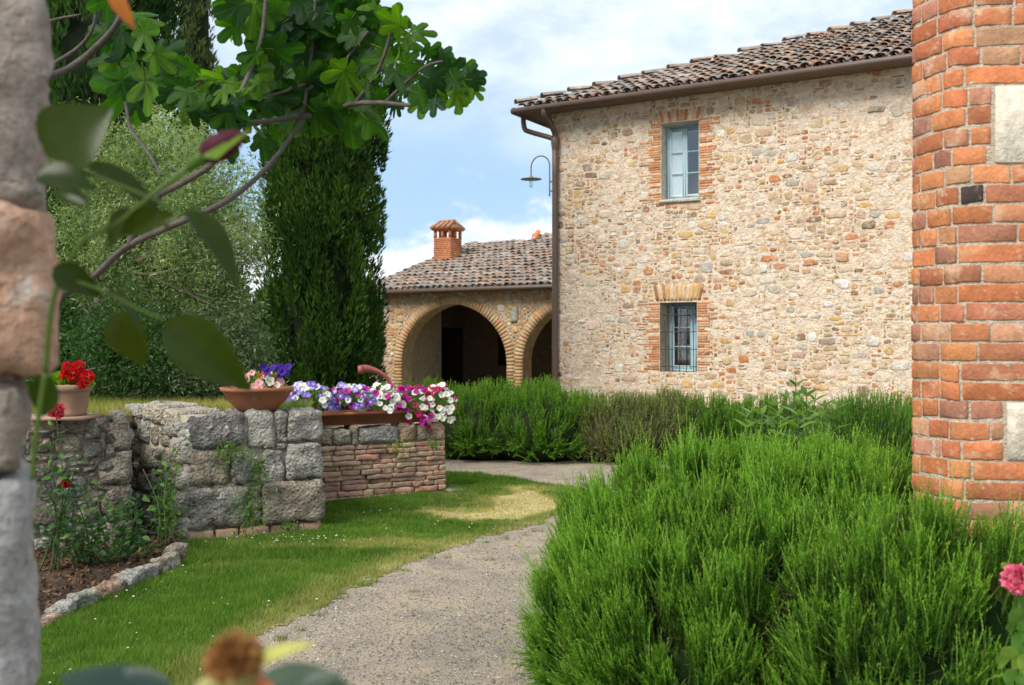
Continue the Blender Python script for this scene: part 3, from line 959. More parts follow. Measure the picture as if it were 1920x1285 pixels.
# ---------------------------------------------------------------- the low house with the arches
L0 = (-3.62, 27.87)
low = empty('arched_loggia', 'low stone loggia with two brick arches and tiled roof', 'house', (L0[0], L0[1], 0), ROT)
LW, LD, LH = 9.0, 10.6, 3.02
ARCH = [(0.66, 4.05, 1.05, 2.64), (4.52, 7.91, 1.05, 2.64)]
def arch_pts(ar, n=26):
    a, b, sp, ap = ar; c = (a + b) / 2; hw = (b - a) / 2; pts = []
    for k in range(n + 1):
        w = math.pi * (1 - k / n)
        x = math.cos(w); z = math.sin(w)
        z = 0.92 * z ** 0.96 + 0.08 * (1 - abs(x))
        pts.append((c + hw * x, sp + (ap - sp) * z))
    return pts
mb = MB(); LC = (0.50, 0.36, 0.21); ID = 0.46
edges = [0.0]
for ar in ARCH:
    P_ = arch_pts(ar)
    a, b = ar[0], ar[1]
    mb.add([(edges[-1], 0, 0), (a, 0, 0), (a, 0, LH + 0.06), (edges[-1], 0, LH + 0.06)], [(0, 1, 2, 3)], LC)
    for (p, q) in zip(P_, P_[1:]):
        mb.add([(p[0], 0, p[1]), (q[0], 0, q[1]), (q[0], 0, LH + 0.06), (p[0], 0, LH + 0.06)], [(0, 1, 2, 3)], LC)
        mb.add([(p[0], 0, p[1]), (q[0], 0, q[1]), (q[0], ID, q[1]), (p[0], ID, p[1])], [(0, 3, 2, 1)], (0.50, 0.375, 0.22))
        mb.add([(p[0], ID, p[1]), (q[0], ID, q[1]), (q[0], ID, LH), (p[0], ID, LH)], [(0, 3, 2, 1)], LC)
    mb.add([(a, 0, 0), (a, ID, 0), (a, ID, ar[2]), (a, 0, ar[2])], [(0, 3, 2, 1)], (0.50, 0.375, 0.22))
    mb.add([(b, 0, 0), (b, ID, 0), (b, ID, ar[2]), (b, 0, ar[2])], [(0, 1, 2, 3)], (0.50, 0.375, 0.22))
    edges.append(b)
mb.add([(edges[-1], 0, 0), (LW, 0, 0), (LW, 0, LH + 0.06), (edges[-1], 0, LH + 0.06)], [(0, 1, 2, 3)], LC)
ridge_y = 5.30; LT = 0.322
gz = lambda y: LH + (y + 0.3) * LT
mb.add([(0, 0, 0), (0, ridge_y, 0), (0, LD, 0), (0, LD, gz(2 * ridge_y - LD) - 0.1), (0, ridge_y, gz(ridge_y) - 0.1), (0, 0, LH)], [(5, 4, 3, 2, 1, 0)], LC)
mb.add([(LW, 0, 0), (LW, LD, 0), (LW, LD, LH), (LW, 0, LH)], [(0, 1, 2, 3)], LC)
mb.add([(0, LD, 0), (LW, LD, 0), (LW, LD, LH), (0, LD, LH)], [(0, 3, 2, 1)], LC)
l_wall = mb.build('wall', M['mortar'], low)
# inside: side wall with sooty hearth, back wall, ceiling
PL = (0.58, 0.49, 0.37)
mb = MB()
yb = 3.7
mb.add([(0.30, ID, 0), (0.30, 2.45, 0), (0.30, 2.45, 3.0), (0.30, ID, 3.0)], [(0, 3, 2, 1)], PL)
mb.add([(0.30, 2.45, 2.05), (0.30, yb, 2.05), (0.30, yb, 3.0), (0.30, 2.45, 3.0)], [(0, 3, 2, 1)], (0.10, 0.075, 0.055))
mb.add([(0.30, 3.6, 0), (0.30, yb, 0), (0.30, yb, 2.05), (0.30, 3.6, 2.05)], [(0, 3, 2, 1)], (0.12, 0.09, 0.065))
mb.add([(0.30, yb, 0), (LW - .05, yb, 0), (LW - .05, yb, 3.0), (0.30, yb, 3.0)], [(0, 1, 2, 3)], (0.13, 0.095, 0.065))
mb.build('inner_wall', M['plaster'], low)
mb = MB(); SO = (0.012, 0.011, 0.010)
mb.add([(0.299, 2.45, 0), (0.03, 2.45, 0), (0.03, 2.45, 2.05), (0.299, 2.45, 2.05), (0.299, 3.6, 0), (0.03, 3.6, 0), (0.03, 3.6, 2.05), (0.299, 3.6, 2.05)],
       [(0, 1, 2, 3), (5, 4, 7, 6), (1, 5, 6, 2), (3, 2, 6, 7)], SO)
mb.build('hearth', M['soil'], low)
mb = MB(); box(mb, (1.55, yb - 0.03, 0.9), (2.05, yb - 0.004, 2.0), SO); box(mb, (4.6, yb - 0.03, 0.0), (6.0, yb - 0.004, 2.1), (0.05, 0.035, 0.025)); mb.build('niche_shade', M['soil'], low)  # flat dark slabs on the back wall; a niche's shade is put into their colour
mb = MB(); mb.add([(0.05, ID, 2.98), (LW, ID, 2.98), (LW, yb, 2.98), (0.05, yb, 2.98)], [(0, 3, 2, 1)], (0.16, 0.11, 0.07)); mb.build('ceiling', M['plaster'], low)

rs = random.Random(33)
CL = 0.052
nu, nv = int(LW / CL), int(3.0 / CL)
occ = np.zeros((nu, nv), bool)
RING = 0.25
for ar in ARCH:
    a, b, sp, ap = ar; c = (a + b) / 2; hw = (b - a) / 2 + RING; hv = (ap - sp) + RING
    for i in range(nu):
        for j in range(nv):
            u, v = (i + .5) * CL, (j + .5) * CL
            if abs(u - c) < hw and (v < sp or ((u - c) / hw) ** 2 + ((v - sp) / hv) ** 2 < 1.0): occ[i, j] = True
stones = []; bricks = []
for (i, j, w, h) in pack(nu, nv, occ, rs, [(6, 4), (5, 3), (4, 4), (4, 3), (5, 4), (3, 3), (4, 2), (3, 2), (5, 2), (2, 2), (4, 1), (3, 1), (5, 1), (4, 1), (3, 2)], 150):
    u0, v0, u1, v1 = i * CL, j * CL, (i + w) * CL, (j + h) * CL; cu, cv = (u0 + u1) / 2, (v0 + v1) / 2
    thin = h == 1 and w >= 3
    if thin: c = rs.choice((ORANGE, RUST, PINK, TAN, OCHRE))
    else: c = rs.choice((CREAM, OCHRE, (0.45, 0.315, 0.185), PALE, (0.45, 0.315, 0.185), OCHRE, GREY, ORANGE if cv > 1.6 else CREAM))
    V, Fs = stone_piece(u0, v0, u1, v1, rs.uniform(0.004, 0.03), rs, 8, rs.uniform(0.45, 0.75), 0.10, 0.009)
    seen = 1.0 if cu < 5.7 and cv > 0.3 else 0.0
    stones.append((seen * w * h, 'stone', V, Fs, jitter(c, rs)))
lay(stones, l_wall, 'rubble', M['rubble'], 300)
for ai, ar in enumerate(ARCH):
    P_ = np.array(arch_pts(ar, 40)); a, b, sp, ap = ar; c = (a + b) / 2
    Ps = [(a, z) for z in np.arange(0.0, sp, 0.085)] + [tuple(p) for p in P_] + [(b, z) for z in np.arange(sp, 0.0, -0.085)]
    Ps = np.array(Ps); seg = np.concatenate([[0], np.cumsum(np.linalg.norm(np.diff(Ps, axis=0), axis=1))])
    nb = int(seg[-1] / 0.088)
    s_at = lambda s: np.array((np.interp(s, seg, Ps[:, 0]), np.interp(s, seg, Ps[:, 1])))
    for k in range(nb):
        p0, p1 = s_at(seg[-1] * (k + 0.06) / nb), s_at(seg[-1] * (k + 0.94) / nb)
        d = p1 - p0; d /= np.linalg.norm(d) + 1e-9; nrm = np.array((-d[1], d[0]))
        ln = RING + rs.uniform(-0.015, 0.015); o_ = rs.uniform(0.010, 0.020)
        q = [p0, p1, p1 + nrm * ln, p0 + nrm * ln]
        V = [(x, 0.03, z) for x, z in q] + [(x, -o_, z) for x, z in q]
        cc = jitter(rs.choice(((0.47, 0.33, 0.17), (0.49, 0.32, 0.16), (0.46, 0.29, 0.155), (0.44, 0.24, 0.12), (0.50, 0.38, 0.22))), rs)
        bricks.append((10 - 9 * ai + 0.1 * p0[1], 'brick', V, [(4, 5, 6, 7), (0, 1, 5, 4), (1, 2, 6, 5), (2, 3, 7, 6), (3, 0, 4, 7)], cc))
lay(bricks, l_wall, 'brick_rest', M['brick'], 300)
mb = MB(); rough_block(mb, (4.17, -0.05, 2.12), (4.39, 0.03, 2.52), rs, (0.33, 0.33, 0.29), 4, 0.2, 0.015, 9); mb.build('plaque', M['rubble'], low)

# roof
LCP = 1 / math.sqrt(1 + LT * LT); LSP = LT * LCP
mb = MB()
ey, ez, x0_, x1_ = -0.32, LH, -0.34, LW
ry = ridge_y; rz_ = ez + (ry - ey) * LT
by = 2 * ry - ey
mb.add([(x0_, ey, ez), (x1_, ey, ez), (x1_, ry, rz_), (x0_, ry, rz_), (x1_, by, ez), (x0_, by, ez)], [(0, 1, 2, 3), (3, 2, 4, 5)], (0.2, 0.15, 0.12))
mb.add([(x0_, ey, ez - .07), (x1_, ey, ez - .07), (x1_, ry, rz_ - .07), (x0_, ry, rz_ - .07), (x1_, by, ez - .07), (x0_, by, ez - .07)], [(3, 2, 1, 0), (5, 4, 2, 3)], (0.14, 0.10, 0.07))
mb.add([(x0_, ey, ez), (x0_, ey, ez - .07), (x0_, ry, rz_ - .07), (x0_, ry, rz_), (x0_, by, ez - .07), (x0_, by, ez)], [(0, 3, 2, 1), (3, 5, 4, 2)], (0.2, 0.14, 0.1))
l_roof = mb.build('roof', M['tile'], low)
rt = random.Random(78)
slen = (ry - ey) / LCP
tile_slope(l_roof, Vector((x0_, ey - 0.03, ez)), Vector((1, 0, 0)), Vector((0, LCP, LSP)), Vector((0, -LSP, LCP)), LW - x0_, int(slen / 0.36),
           lambda x, t: x > 0.05, lambda x, t: (x < 6.2) * (20 - t - 0.1 * x), rt, 300)
cap_tiles(l_roof, Vector((1.9, ry, rz_ + 0.05)), Vector((LW, ry, rz_ + 0.05)), rt, gauge=0.40, scale=1.5)
cap_tiles(l_roof, Vector((x0_ + 0.05, ey, ez + 0.04)), Vector((x0_ + 0.05, ry, rz_ + 0.04)), rt, gauge=0.38, scale=1.05)
new_t = tile_mesh(tile_rng, (0.75, 0.20, 0.07)).mesh('roof_tile'); new_t.materials.append(M['terracotta'])
o = link('ridge_tile', new_t, None, l_roof, (2.15, ry - 0.45, rz_ - 0.02), (0.75, 0.15, 0.25)); o['label'] = 'bright orange new tile'
# raised course along the ridge
mb = MB(); bevel_box(mb, (1.85, ry - 0.16, rz_ - 0.10), (LW, ry + 0.16, rz_ + 0.07), (0.30, 0.22, 0.15), 0.02); mb.build('ridge_course', M['brick'], l_roof)
# chimney with a little gabled tile cap
mb = MB(); cx, cy = 0.12, 3.05; s = 0.31; CB = (0.45, 0.17, 0.075); zt = 4.78
for k in range(22):
    z0_ = 3.55 + k * (zt - 3.55) / 22; e = rs.uniform(-0.004, 0.004)
    bevel_box(mb, (cx - s - e, cy - s - e, z0_ + .003), (cx + s + e, cy + s + e, z0_ + (zt - 3.55) / 22 - .003), jitter(CB, rs, 0.16), 0.006)
for (dx, dy) in ((-1, -1), (0, -1), (1, -1), (-1, 0), (1, 0), (-1, 1), (0, 1), (1, 1)):
    box(mb, (cx + dx * (s - .04) - .038, cy + dy * (s - .04) - .038, zt), (cx + dx * (s - .04) + .038, cy + dy * (s - .04) + .038, zt + 0.23), jitter(CB, rs))
bevel_box(mb, (cx - s - .05, cy - s - .05, zt + 0.23), (cx + s + .05, cy + s + .05, zt + 0.27), jitter(CB, rs), 0.008)
e = s + 0.10
mb.add([(cx - e, cy - e, zt + .275), (cx + e, cy - e, zt + .275), (cx + e, cy + e, zt + .275), (cx - e, cy + e, zt + .275), (cx - e * .5, cy, zt + .50), (cx + e * .5, cy, zt + .50)],
       [(0, 1, 5, 4), (1, 2, 5), (2, 3, 4, 5), (3, 0, 4), (3, 2, 1, 0)], (0.36, 0.18, 0.10))
for k in range(4):
    for sd in (-1, 1):
        tube(mb, [(cx + (-0.3 + 0.2 * k), cy + sd * (e + .02), zt + .295), (cx + (-0.3 + 0.2 * k) * .75, cy + sd * 0.04, zt + .52)], [.065, .05], 7, jitter((0.40, 0.20, 0.11), rs))
tube(mb, [(cx - e * .62, cy, zt + .52), (cx + e * .62, cy, zt + .52)], 0.06, 8, (0.42, 0.22, 0.13))
mb.build('chimney', M['brick'], l_roof)
t_ = MB(); tube(t_, [(x0_ - 0.06, ey - 0.08, ez - 0.03), (LW, ey - 0.08, ez - 0.03)], 0.06, 8, PIPE); t_.build('gutter', M['metal'], low, True)
t_ = MB(); tube(t_, catmull([(-0.03, -0.08, 0.0), (-0.03, -0.08, 2.0), (-0.03, -0.09, 2.72), (-0.03, -0.28, 2.90), (-0.03, -0.40, 2.98)], 3), 0.05, 10, (0.07, 0.05, 0.042)); t_.build('downpipe', M['metal'], low, True)

# a plain garden wall running on from the loggia behind the cypress
gw = empty('garden_wall', 'plain plastered garden wall joining the loggia behind the big cypress', 'wall', (L0[0], L0[1], 0), ROT)
mb = MB(); bevel_box(mb, (-7.0, 0.12, 0), (-0.006, 0.5, 2.65), (0.40, 0.315, 0.225), 0.02); mb.build('wall_body', M['plaster'], gw)
mb = MB(); bevel_box(mb, (-7.05, 0.05, 2.653), (-0.006, 0.57, 2.75), (0.24, 0.18, 0.14), 0.02); mb.build('coping', M['tile'], gw)

# ---------------------------------------------------------------- the big-block garden wall
def frame_of(A, B):
    A = Vector((A[0], A[1], 0)); B = Vector((B[0], B[1], 0)); d = B - A
    return (A.x, A.y, 0), math.atan2(d.y, d.x), d.length


STG = (0.30, 0.285, 0.255); STW = (0.42, 0.40, 0.355); STB = (0.36, 0.30, 0.225); STD = (0.22, 0.21, 0.195)
A = (-2.64, 8.07); B = (-1.62, 8.55)
loc, rz, WL = frame_of(A, B)
gwall = empty('block_wall', 'low wall of big weathered limestone blocks beside the lawn', 'wall', loc, rz)
rb = random.Random(4)
mb = MB(); box(mb, (0.03, 0.06, -0.05), (WL - 0.04, 0.62, 0.97), (0.30, 0.27, 0.22)); mb.build('wall_core', M['mortar'], gwall)
K = WL / 255.0
def blk(x0, x1, z0, z1, col, y0=0.0, y1=0.30, res=9, amp=0.030, rnd=0.13):
    mb = MB(); rough_block(mb, ((x0 - 350) * K, y0, z0), ((x1 - 350) * K, y1, z1), rb, col, res, rnd, amp, 7.0)
    return mb.build_centred('stone', M['ashlar'], gwall, True)
blk(347, 456, .730, 1.02, STD, 0, .4); blk(460, 515, .710, 1.015, STW, .02, .4); blk(517, 537, .745, 1.00, STG, .02, .3, 6); blk(539, 607, .755, 1.02, STG, -.01, .42)
blk(348, 427, .425, .715, STB, .0); blk(430, 484, .43, .69, STG, .01); blk(487, 530, .415, .70, STW, .02); blk(534, 604, .435, .745, STW, -.01)
blk(347, 463, .075, .415, STG, -.02, .34, 10, .034); blk(465, 494, .20, .405, STB, .03, .3, 6); blk(491, 608, .085, .425, STB, -.03, .36, 10, .038)
blk(466, 489, .07, .19, STG, .03, .3, 5); blk(400, 440, .385, .43, STB, .02, .2, 5, .012); blk(516, 536, .70, .745, STG, .03, .3, 5, .012); blk(607, 609, .5, .55, STG, .1, .12, 3, .002)
for (p, q) in ((349, 399), (402, 443), (446, 500), (503, 556), (559, 601)):
    mb = MB(); rough_block(mb, ((p - 350) * K, -.005, -.06), ((q - 350) * K, .2, .062), rb, jitter((0.40, 0.26, 0.18), rb), 6, .12, .010, 9); mb.build_centred('brick', M['brick'], gwall, True)
for k in range(9):          # second row of blocks across the thickness, seen along the top
    mb = MB(); x = 0.02 + k * WL / 9; rough_block(mb, (x, .40, .70 + rb.uniform(-.05, .03)), (x + WL / 9 - .01, .66, .99 + rb.uniform(-.03, .03)), rb, rb.choice((STG, STW, STB)), 5, .2, .025, 8); mb.build_centred('stone', M['ashlar'], gwall, True)

def rubble_wall(name, label, A, B, hgt, thick, rng, cols, cell=0.06, sizes=None, core=(0.26, 0.22, 0.17), out=(0.015, 0.055), mat='ashlar', top=True, coping=None):
    loc, rz, L = frame_of(A, B)
    w = empty(name, label, 'wall', loc, rz)
    mb = MB(); box(mb, (0, 0.0, -0.05), (L, thick, hgt - 0.05), core); mb.build('wall_core', M['mortar'], w)
    nu, nv = int(L / cell), int((hgt - 0.06) / cell); occ = np.zeros((nu, nv), bool); st = []
    for (i, j, a, b) in pack(nu, nv, occ, rng, sizes or [(5, 4), (4, 3), (3, 3), (6, 3), (3, 2), (4, 2), (2, 2), (2, 1), (3, 1)], 30):
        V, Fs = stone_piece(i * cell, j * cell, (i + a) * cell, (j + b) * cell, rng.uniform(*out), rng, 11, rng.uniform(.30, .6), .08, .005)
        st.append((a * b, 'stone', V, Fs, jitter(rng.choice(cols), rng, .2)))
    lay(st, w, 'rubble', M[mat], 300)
    z = 0.0
    while z < hgt - .12:
        h_ = min(rng.uniform(.16, .30), hgt - .10 - z)
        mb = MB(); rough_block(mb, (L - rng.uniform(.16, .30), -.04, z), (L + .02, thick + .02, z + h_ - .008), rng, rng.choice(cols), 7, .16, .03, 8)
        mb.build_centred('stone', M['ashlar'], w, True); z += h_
    if top:
        x = 0.0
        while x < L - 0.08:
            l_ = min(rng.uniform(.22, .5), L - x)
            mb = MB(); rough_block(mb, (x, -0.03, hgt - .13 + rng.uniform(-.02, .02)), (x + l_ - .012, thick * .9, hgt + rng.uniform(-.02, .03)), rng, rng.choice(cols), 7, .2, .03, 7)
            mb.build_centred('coping_stone', M['ashlar'], w, True); x += l_
    return w


rubble_wall('rubble_wall', 'shaded rubble wall behind the rose bed below the geranium pot', (-4.6, 7.0), (-2.99, 7.78), 1.03, .45, random.Random(8), [STD, STB, (0.24, .2, .16), STG, (.20, .16, .12)], cell=.05)  # stone palette kept dark: the wall's shade is put into its colours
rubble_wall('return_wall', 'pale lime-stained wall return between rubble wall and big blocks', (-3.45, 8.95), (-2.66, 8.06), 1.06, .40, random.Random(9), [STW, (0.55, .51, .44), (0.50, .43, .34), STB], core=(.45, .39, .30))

# ---------------------------------------------------------------- brick planter with trough and petunias
A = (-1.96, 10.02); B = (-0.712, 10.66)
loc, rz, PLN = frame_of(A, B)
planter = empty('brick_planter', 'low brick planter capped with stones at the end of the wall', 'planter', loc, rz)
rp = random.Random(14)
PH = 0.74
mb = MB(); box(mb, (0.02, 0.03, -0.05), (PLN - 0.02, 0.95, PH - 0.06), (0.20, 0.155, 0.12)); mb.build('planter_core', M['mortar'], planter)
z = -0.02
BR = [(0.40, .24, .17), (0.36, .22, .16), (0.42, .28, .20), (0.33, .22, .165), (0.38, .21, .15), (0.44, .32, .21)]
while z < 0.50:
    hh_ = rp.uniform(.044, .062); x = rp.uniform(-.1, 0)
    while x < PLN - 0.02:
        l_ = rp.choice((.24, .27, .2, .13, .3)) * rp.uniform(.9, 1.1)
        a, b = max(0, x), min(PLN, x + l_)
        if b > PLN - .06: b = PLN
        if b - a > .03:
            mb = MB(); rough_block(mb, (a + .004, rp.uniform(-.022, .012), z + .002 + rp.uniform(-.004, .004)), (b - .004, .12, z + hh_ - .003), rp, jitter(rp.choice(BR), rp, .22), 6, .08, .013, 16)
            mb.build_centred('brick', M['brick'], planter, True)
        if b == PLN: break
        x += l_
    z += hh_
x = 0.0
for (l_, c) in ((.16, STB), (.20, (0.36, .33, .26)), (.07, STB), (.44, (.27, .27, .25)), (.20, (.40, .27, .17)), (.14, (.33, .24, .16)), (.20, (.42, .27, .17))):
    b = min(PLN, x + l_)
    mb = MB(); rough_block(mb, (x + .006, -.01 + rp.uniform(-.02, .01), z + .005), (b - .004, .3, PH + rp.uniform(-.03, .01)), rp, c, 7, .2, .022, 8); mb.build_centred('stone', M['ashlar'], planter, True)
    x += l_
for k in range(7):     # side towards the hedge
    for j in range(11):
        mb = MB(); rough_block(mb, (PLN - .12, .03 + k * .135, -.02 + j * .066), (PLN + rp.uniform(-.01, .012), .155 + k * .135, .04 + j * .066), rp, jitter(rp.choice(BR), rp, .15), 3, .16, .008, 14); mb.build_centred('brick', M['brick'], planter, True)
mb = MB(); rough_block(mb, (PLN - .02, -.12, -.03), (PLN + .20, .25, .035), rp, (.30, .32, .33), 6, .2, .01, 8)
o = mb.build('paving_slab', M['ashlar'], None, True); o.location = loc; o.rotation_euler = (0, 0, rz); tag(o, 'flat grey stone slab in the grass at the planter foot', 'slab')

trough = empty('flower_trough', 'long terracotta trough full of petunias on the brick planter', 'trough', loc, rz)
trough.location.z = PH + 0.012
TC = (0.33, 0.125, 0.065)
mb = MB()
V = []
for (z_, e) in ((0, .03), (.105, .005), (.105, -.006), (.135, -.006), (.135, .02), (.09, .03)):
    V += [(0.03 + e, .03 + e, z_), (PLN - .06 - e, .03 + e, z_), (PLN - .06 - e, .33 - e, z_), (.03 + e, .33 - e, z_)]
Fs = [(3, 2, 1, 0)] + [(4 * i + k, 4 * i + (k + 1) % 4, 4 * i + 4 + (k + 1) % 4, 4 * i + 4 + k) for i in range(5) for k in range(4)] + [(20, 21, 22, 23)]
mb.add(V, Fs, TC); mb.build('trough_body', M['terracotta'], trough)
mb = MB(); mb.add([(.07, .07, .10), (PLN - .1, .07, .10), (PLN - .1, .29, .10), (.07, .29, .10)], [(0, 1, 2, 3)], (.08, .05, .03)); mb.build('potting_soil', M['soil'], trough)


# ---- leaf clouds and flowers
def unit(v):
    return v / (np.linalg.norm(v, axis=1)[:, None] + 1e-9)


def leaves_at(mb, P, D, L, w, cols, rng=N, fold=0.0):
    """diamond leaves from base P along D"""
    n = len(P); D = unit(D)
    S = unit(np.cross(D, rng.normal(0, 1, (n, 3)))); Nn = np.cross(S, D)
    L = np.broadcast_to(L, n)[:, None]; w = np.broadcast_to(w, n)[:, None]
    V = np.stack([P, P + D * L * .45 + S * w / 2 + Nn * fold * w, P + D * L, P + D * L * .45 - S * w / 2 + Nn * fold * w], 1)
    mb.add(V.reshape(-1, 3).astype(np.float32), np.arange(4 * n).reshape(n, 4), cols)


def mixcols(n, a, b, rng=N, sd=.3, mean=.5):
    t = np.clip(rng.normal(mean, sd, n), 0, 1)[:, None]
    return np.array(a) * (1 - t) + np.array(b) * t


def flower_mesh(col, throat, rng, n=5):
    mb = MB(); V = [(0, 0, -.35)]; m = n * 3
    rr = []
    for k in range(m):
        w = 2 * math.pi * k / m; r = .34; V.append((r * math.cos(w), r * math.sin(w), -.05))
    for k in range(m):
        w = 2 * math.pi * k / m; r = (1.0 if k % 3 else .86) * rng.uniform(.92, 1.06); V.append((r * math.cos(w), r * math.sin(w), rng.uniform(-.20, .20)))
    Fs = [(0, 1 + k, 1 + (k + 1) % m) for k in range(m)] + [(1 + k, 1 + m + k, 1 + m + (k + 1) % m, 1 + (k + 1) % m) for k in range(m)]
    C = [throat] * m + [col] * m
    mb.add(V, Fs, np.array(C))
    me = mb.mesh('petunia_flower'); me.materials.append(M['petal'])
    return me


rf = random.Random(3)
F_WHITE = [flower_mesh((.80, .79, .76), (.62, .66, .36), rf) for _ in range(3)]
F_VIOLET = [flower_mesh((.27, .19, .66), (.72, .68, .86), rf), flower_mesh((.22, .11, .52), (.66, .6, .8), rf), flower_mesh((.40, .33, .78), (.8, .8, .9), rf)]
F_MAG = [flower_mesh((.46, .012, .26), (.30, .01, .16), rf), flower_mesh((.40, .02, .30), (.3, .02, .2), rf)]
F_CRIM = [flower_mesh((.40, .015, .09), (.25, .01, .06), rf)]
F_BLUE = [flower_mesh((.055, .02, .28), (.04, .015, .2), rf)]
F_RED = [flower_mesh((.60, .015, .02), (.5, .02, .02), rf)]
F_PINK = [flower_mesh((.75, .38, .42), (.7, .5, .4), rf)]


def flower_at(kind, p, size, aim, parent, rng):
    o = link('flower', rng.choice(kind), None, parent)
    q = Vector(aim).normalized().to_track_quat('Z', 'Y')
    o.matrix_basis = Matrix.Translation(p) @ (q @ Euler((rng.uniform(-.35, .35), rng.uniform(-.35, .35), rng.uniform(0, 6.3))).to_quaternion()).to_matrix().to_4x4() @ Matrix.Scale(size, 4)
    return o


def petunia(label, cx, y, z, rx, ry, rzz, kinds, nfl, nleaf, rng, group=None, droop=0.0, leafcol=((.06, .14, .02), (.18, .30, .06)), cat='petunia'):
    """a mound of leaves with open flowers; x,y,z in world"""
    t = empty('petunia_plant', label, cat, (cx, y, z), 0, group)
    n = nleaf
    d = N.normal(0, 1, (n, 3)); d = unit(d); d[:, 2] = np.abs(d[:, 2]) * (1 - droop) - droop * .6 * np.abs(N.normal(0, 1, n))
    P = d * np.array((rx, ry, rzz)) * N.uniform(.35, 1.0, n)[:, None]
    mb = MB(); leaves_at(mb, P, d + N.normal(0, .7, (n, 3)), N.uniform(.03, .055, n), N.uniform(.018, .03, n), mixcols(n, *leafcol)); mb.build('foliage', M['leaf'], t)
    for k in range(nfl):
        a = rng.uniform(math.pi * .98, math.pi * 2.02) if rng.random() < .8 else rng.uniform(0, math.pi)
        e = rng.uniform(-.15 - droop, 1.2)
        dd = Vector((math.cos(a) * math.cos(e), math.sin(a) * math.cos(e), math.sin(e)))
        p = Vector((dd.x * rx, dd.y * ry, dd.z * rzz)) * rng.uniform(.88, 1.08)
        if droop and p.z < 0: p.z -= droop * rng.uniform(0, .12)
        flower_at(rng.choice(kinds), p, rng.uniform(.028, .042), (dd.x * .7, dd.y - .75, dd.z + .25), t, rng)
    return t


fy = lambda px: 10.05 + (px - 600) / 235 * 0.62
def plant_px(label, px, py, rxp, rzp, kinds, nfl, nleaf, droop=0.0):
    Z = fy(px) + .10; p = W(px, py, Z); s = Z / F
    return petunia(label, p.x, p.y, p.z, rxp * s, .17, rzp * s, kinds, nfl, nleaf, rf, 'petunias in the trough', droop)
plant_px('violet petunias at the bowl end of the flower trough', 578, 758, 46, 40, [F_VIOLET, F_VIOLET, F_VIOLET, F_WHITE], 72, 420)
plant_px('mixed violet and white petunias left of the trough centre', 655, 760, 48, 40, [F_VIOLET, F_WHITE, F_VIOLET, F_MAG], 72, 420)
plant_px('mostly white petunias beneath the red pump spout', 716, 762, 44, 42, [F_WHITE, F_WHITE, F_WHITE, F_MAG], 72, 420)
plant_px('magenta petunias trailing over the planter edge', 774, 768, 42, 46, [F_MAG, F_MAG, F_CRIM, F_WHITE], 80, 420, .5)
plant_px('white petunias at the hedge end of the trough', 820, 766, 34, 46, [F_WHITE, F_WHITE, F_WHITE, F_CRIM], 66, 340, .3)

# rust-red iron spout rising behind the petunias
sp = empty('iron_spout', 'rust red curved iron spout rising behind the white petunias', 'spout', W(733, 760, 10.7))
P_ = [W(735, 775, 10.75), W(735, 735, 10.75), W(728, 712, 10.73), W(712, 699, 10.70), W(690, 692, 10.66), W(674, 693, 10.62)]
P_ = [p - sp.location for p in P_]
mb = MB(); tube(mb, catmull(P_, 5), np.interp(np.linspace(0, 5, 26), [0, 2, 3, 3.7, 4.3, 5], [.022, .021, .024, .034, .044, .040]), 10, (.27, .065, .048)); mb.build('spout_pipe', M['metal'], sp, True)
mb = MB(); tube(mb, [P_[-1] + Vector((.04, 0, 0)), P_[-1] + Vector((-.012, 0, -.004))], [.052, .046], 10, (.27, .065, .048)); mb.build('spout_mouth', M['metal'], sp, True)

# ---------------------------------------------------------------- terracotta bowl and pot on the walls
bp = W(482, 771, 8.62)
bowl = empty('terracotta_bowl', 'wide terracotta bowl with pink and blue flowers on block wall', 'bowl', (bp.x, bp.y, 1.015))
mb = MB(); lathe(mb, [(0, 0), (.16, 0), (.17, .01), (.25, .09), (.295, .165), (.31, .17), (.312, .20), (.295, .20), (.275, .17), (.0, .165)], 30, (.30, .115, .06)); mb.build('bowl_body', M['terracotta'], bowl, True)
bf = petunia('mixed pink red and deep blue flowers in the terracotta bowl', bp.x + .03, bp.y, 1.20, .22, .2, .15, [F_RED, F_PINK, F_PINK, F_WHITE], 34, 380, rf, cat='flowers')
for k in range(9):
    flower_at(F_BLUE, (rf.uniform(.06, .26), -.10 + rf.uniform(-.05, .05), rf.uniform(.10, .20)), .036, (rf.uniform(-.5, .5), -1, .3), bf, rf)
pp_ = W(126, 785, 7.62)
pot = empty('geranium_pot', 'square-rimmed terracotta pot on the shaded rubble wall', 'pot', (pp_.x, pp_.y, 1.045))
mb = MB()
def square_lathe(mb, prof, col, e=.30, n=32):
    V = []
    for (r, z) in prof:
        for k in range(n):
            w = 2 * math.pi * k / n; c, s = math.cos(w), math.sin(w)
            V.append((r * math.copysign(abs(c) ** e, c), r * math.copysign(abs(s) ** e, s), z))
    mb.add(V, [(i * n + k, i * n + (k + 1) % n, (i + 1) * n + (k + 1) % n, (i + 1) * n + k) for i in range(len(prof) - 1) for k in range(n)], col)
square_lathe(mb, [(0, 0), (.125, 0), (.128, .02), (.145, .175), (.150, .18), (.165, .19), (.170, .225), (.165, .235), (.140, .235), (.135, .2), (0, .2)], (.31, .195, .135), .6)
mb.build('pot_body', M['terracotta'], pot, True)
mb = MB(); box(mb, (-.20, -.20, -.028), (.20, .20, -.004), (.33, .2, .14)); mb.build('pot_saucer', M['terracotta'], pot)
ger = empty('geranium', 'red geranium with lime leaves in the square-rimmed pot', 'geranium', (pp_.x, pp_.y, 1.27))
n = 420; d = unit(N.normal(0, 1, (n, 3))); d[:, 2] = np.abs(d[:, 2])
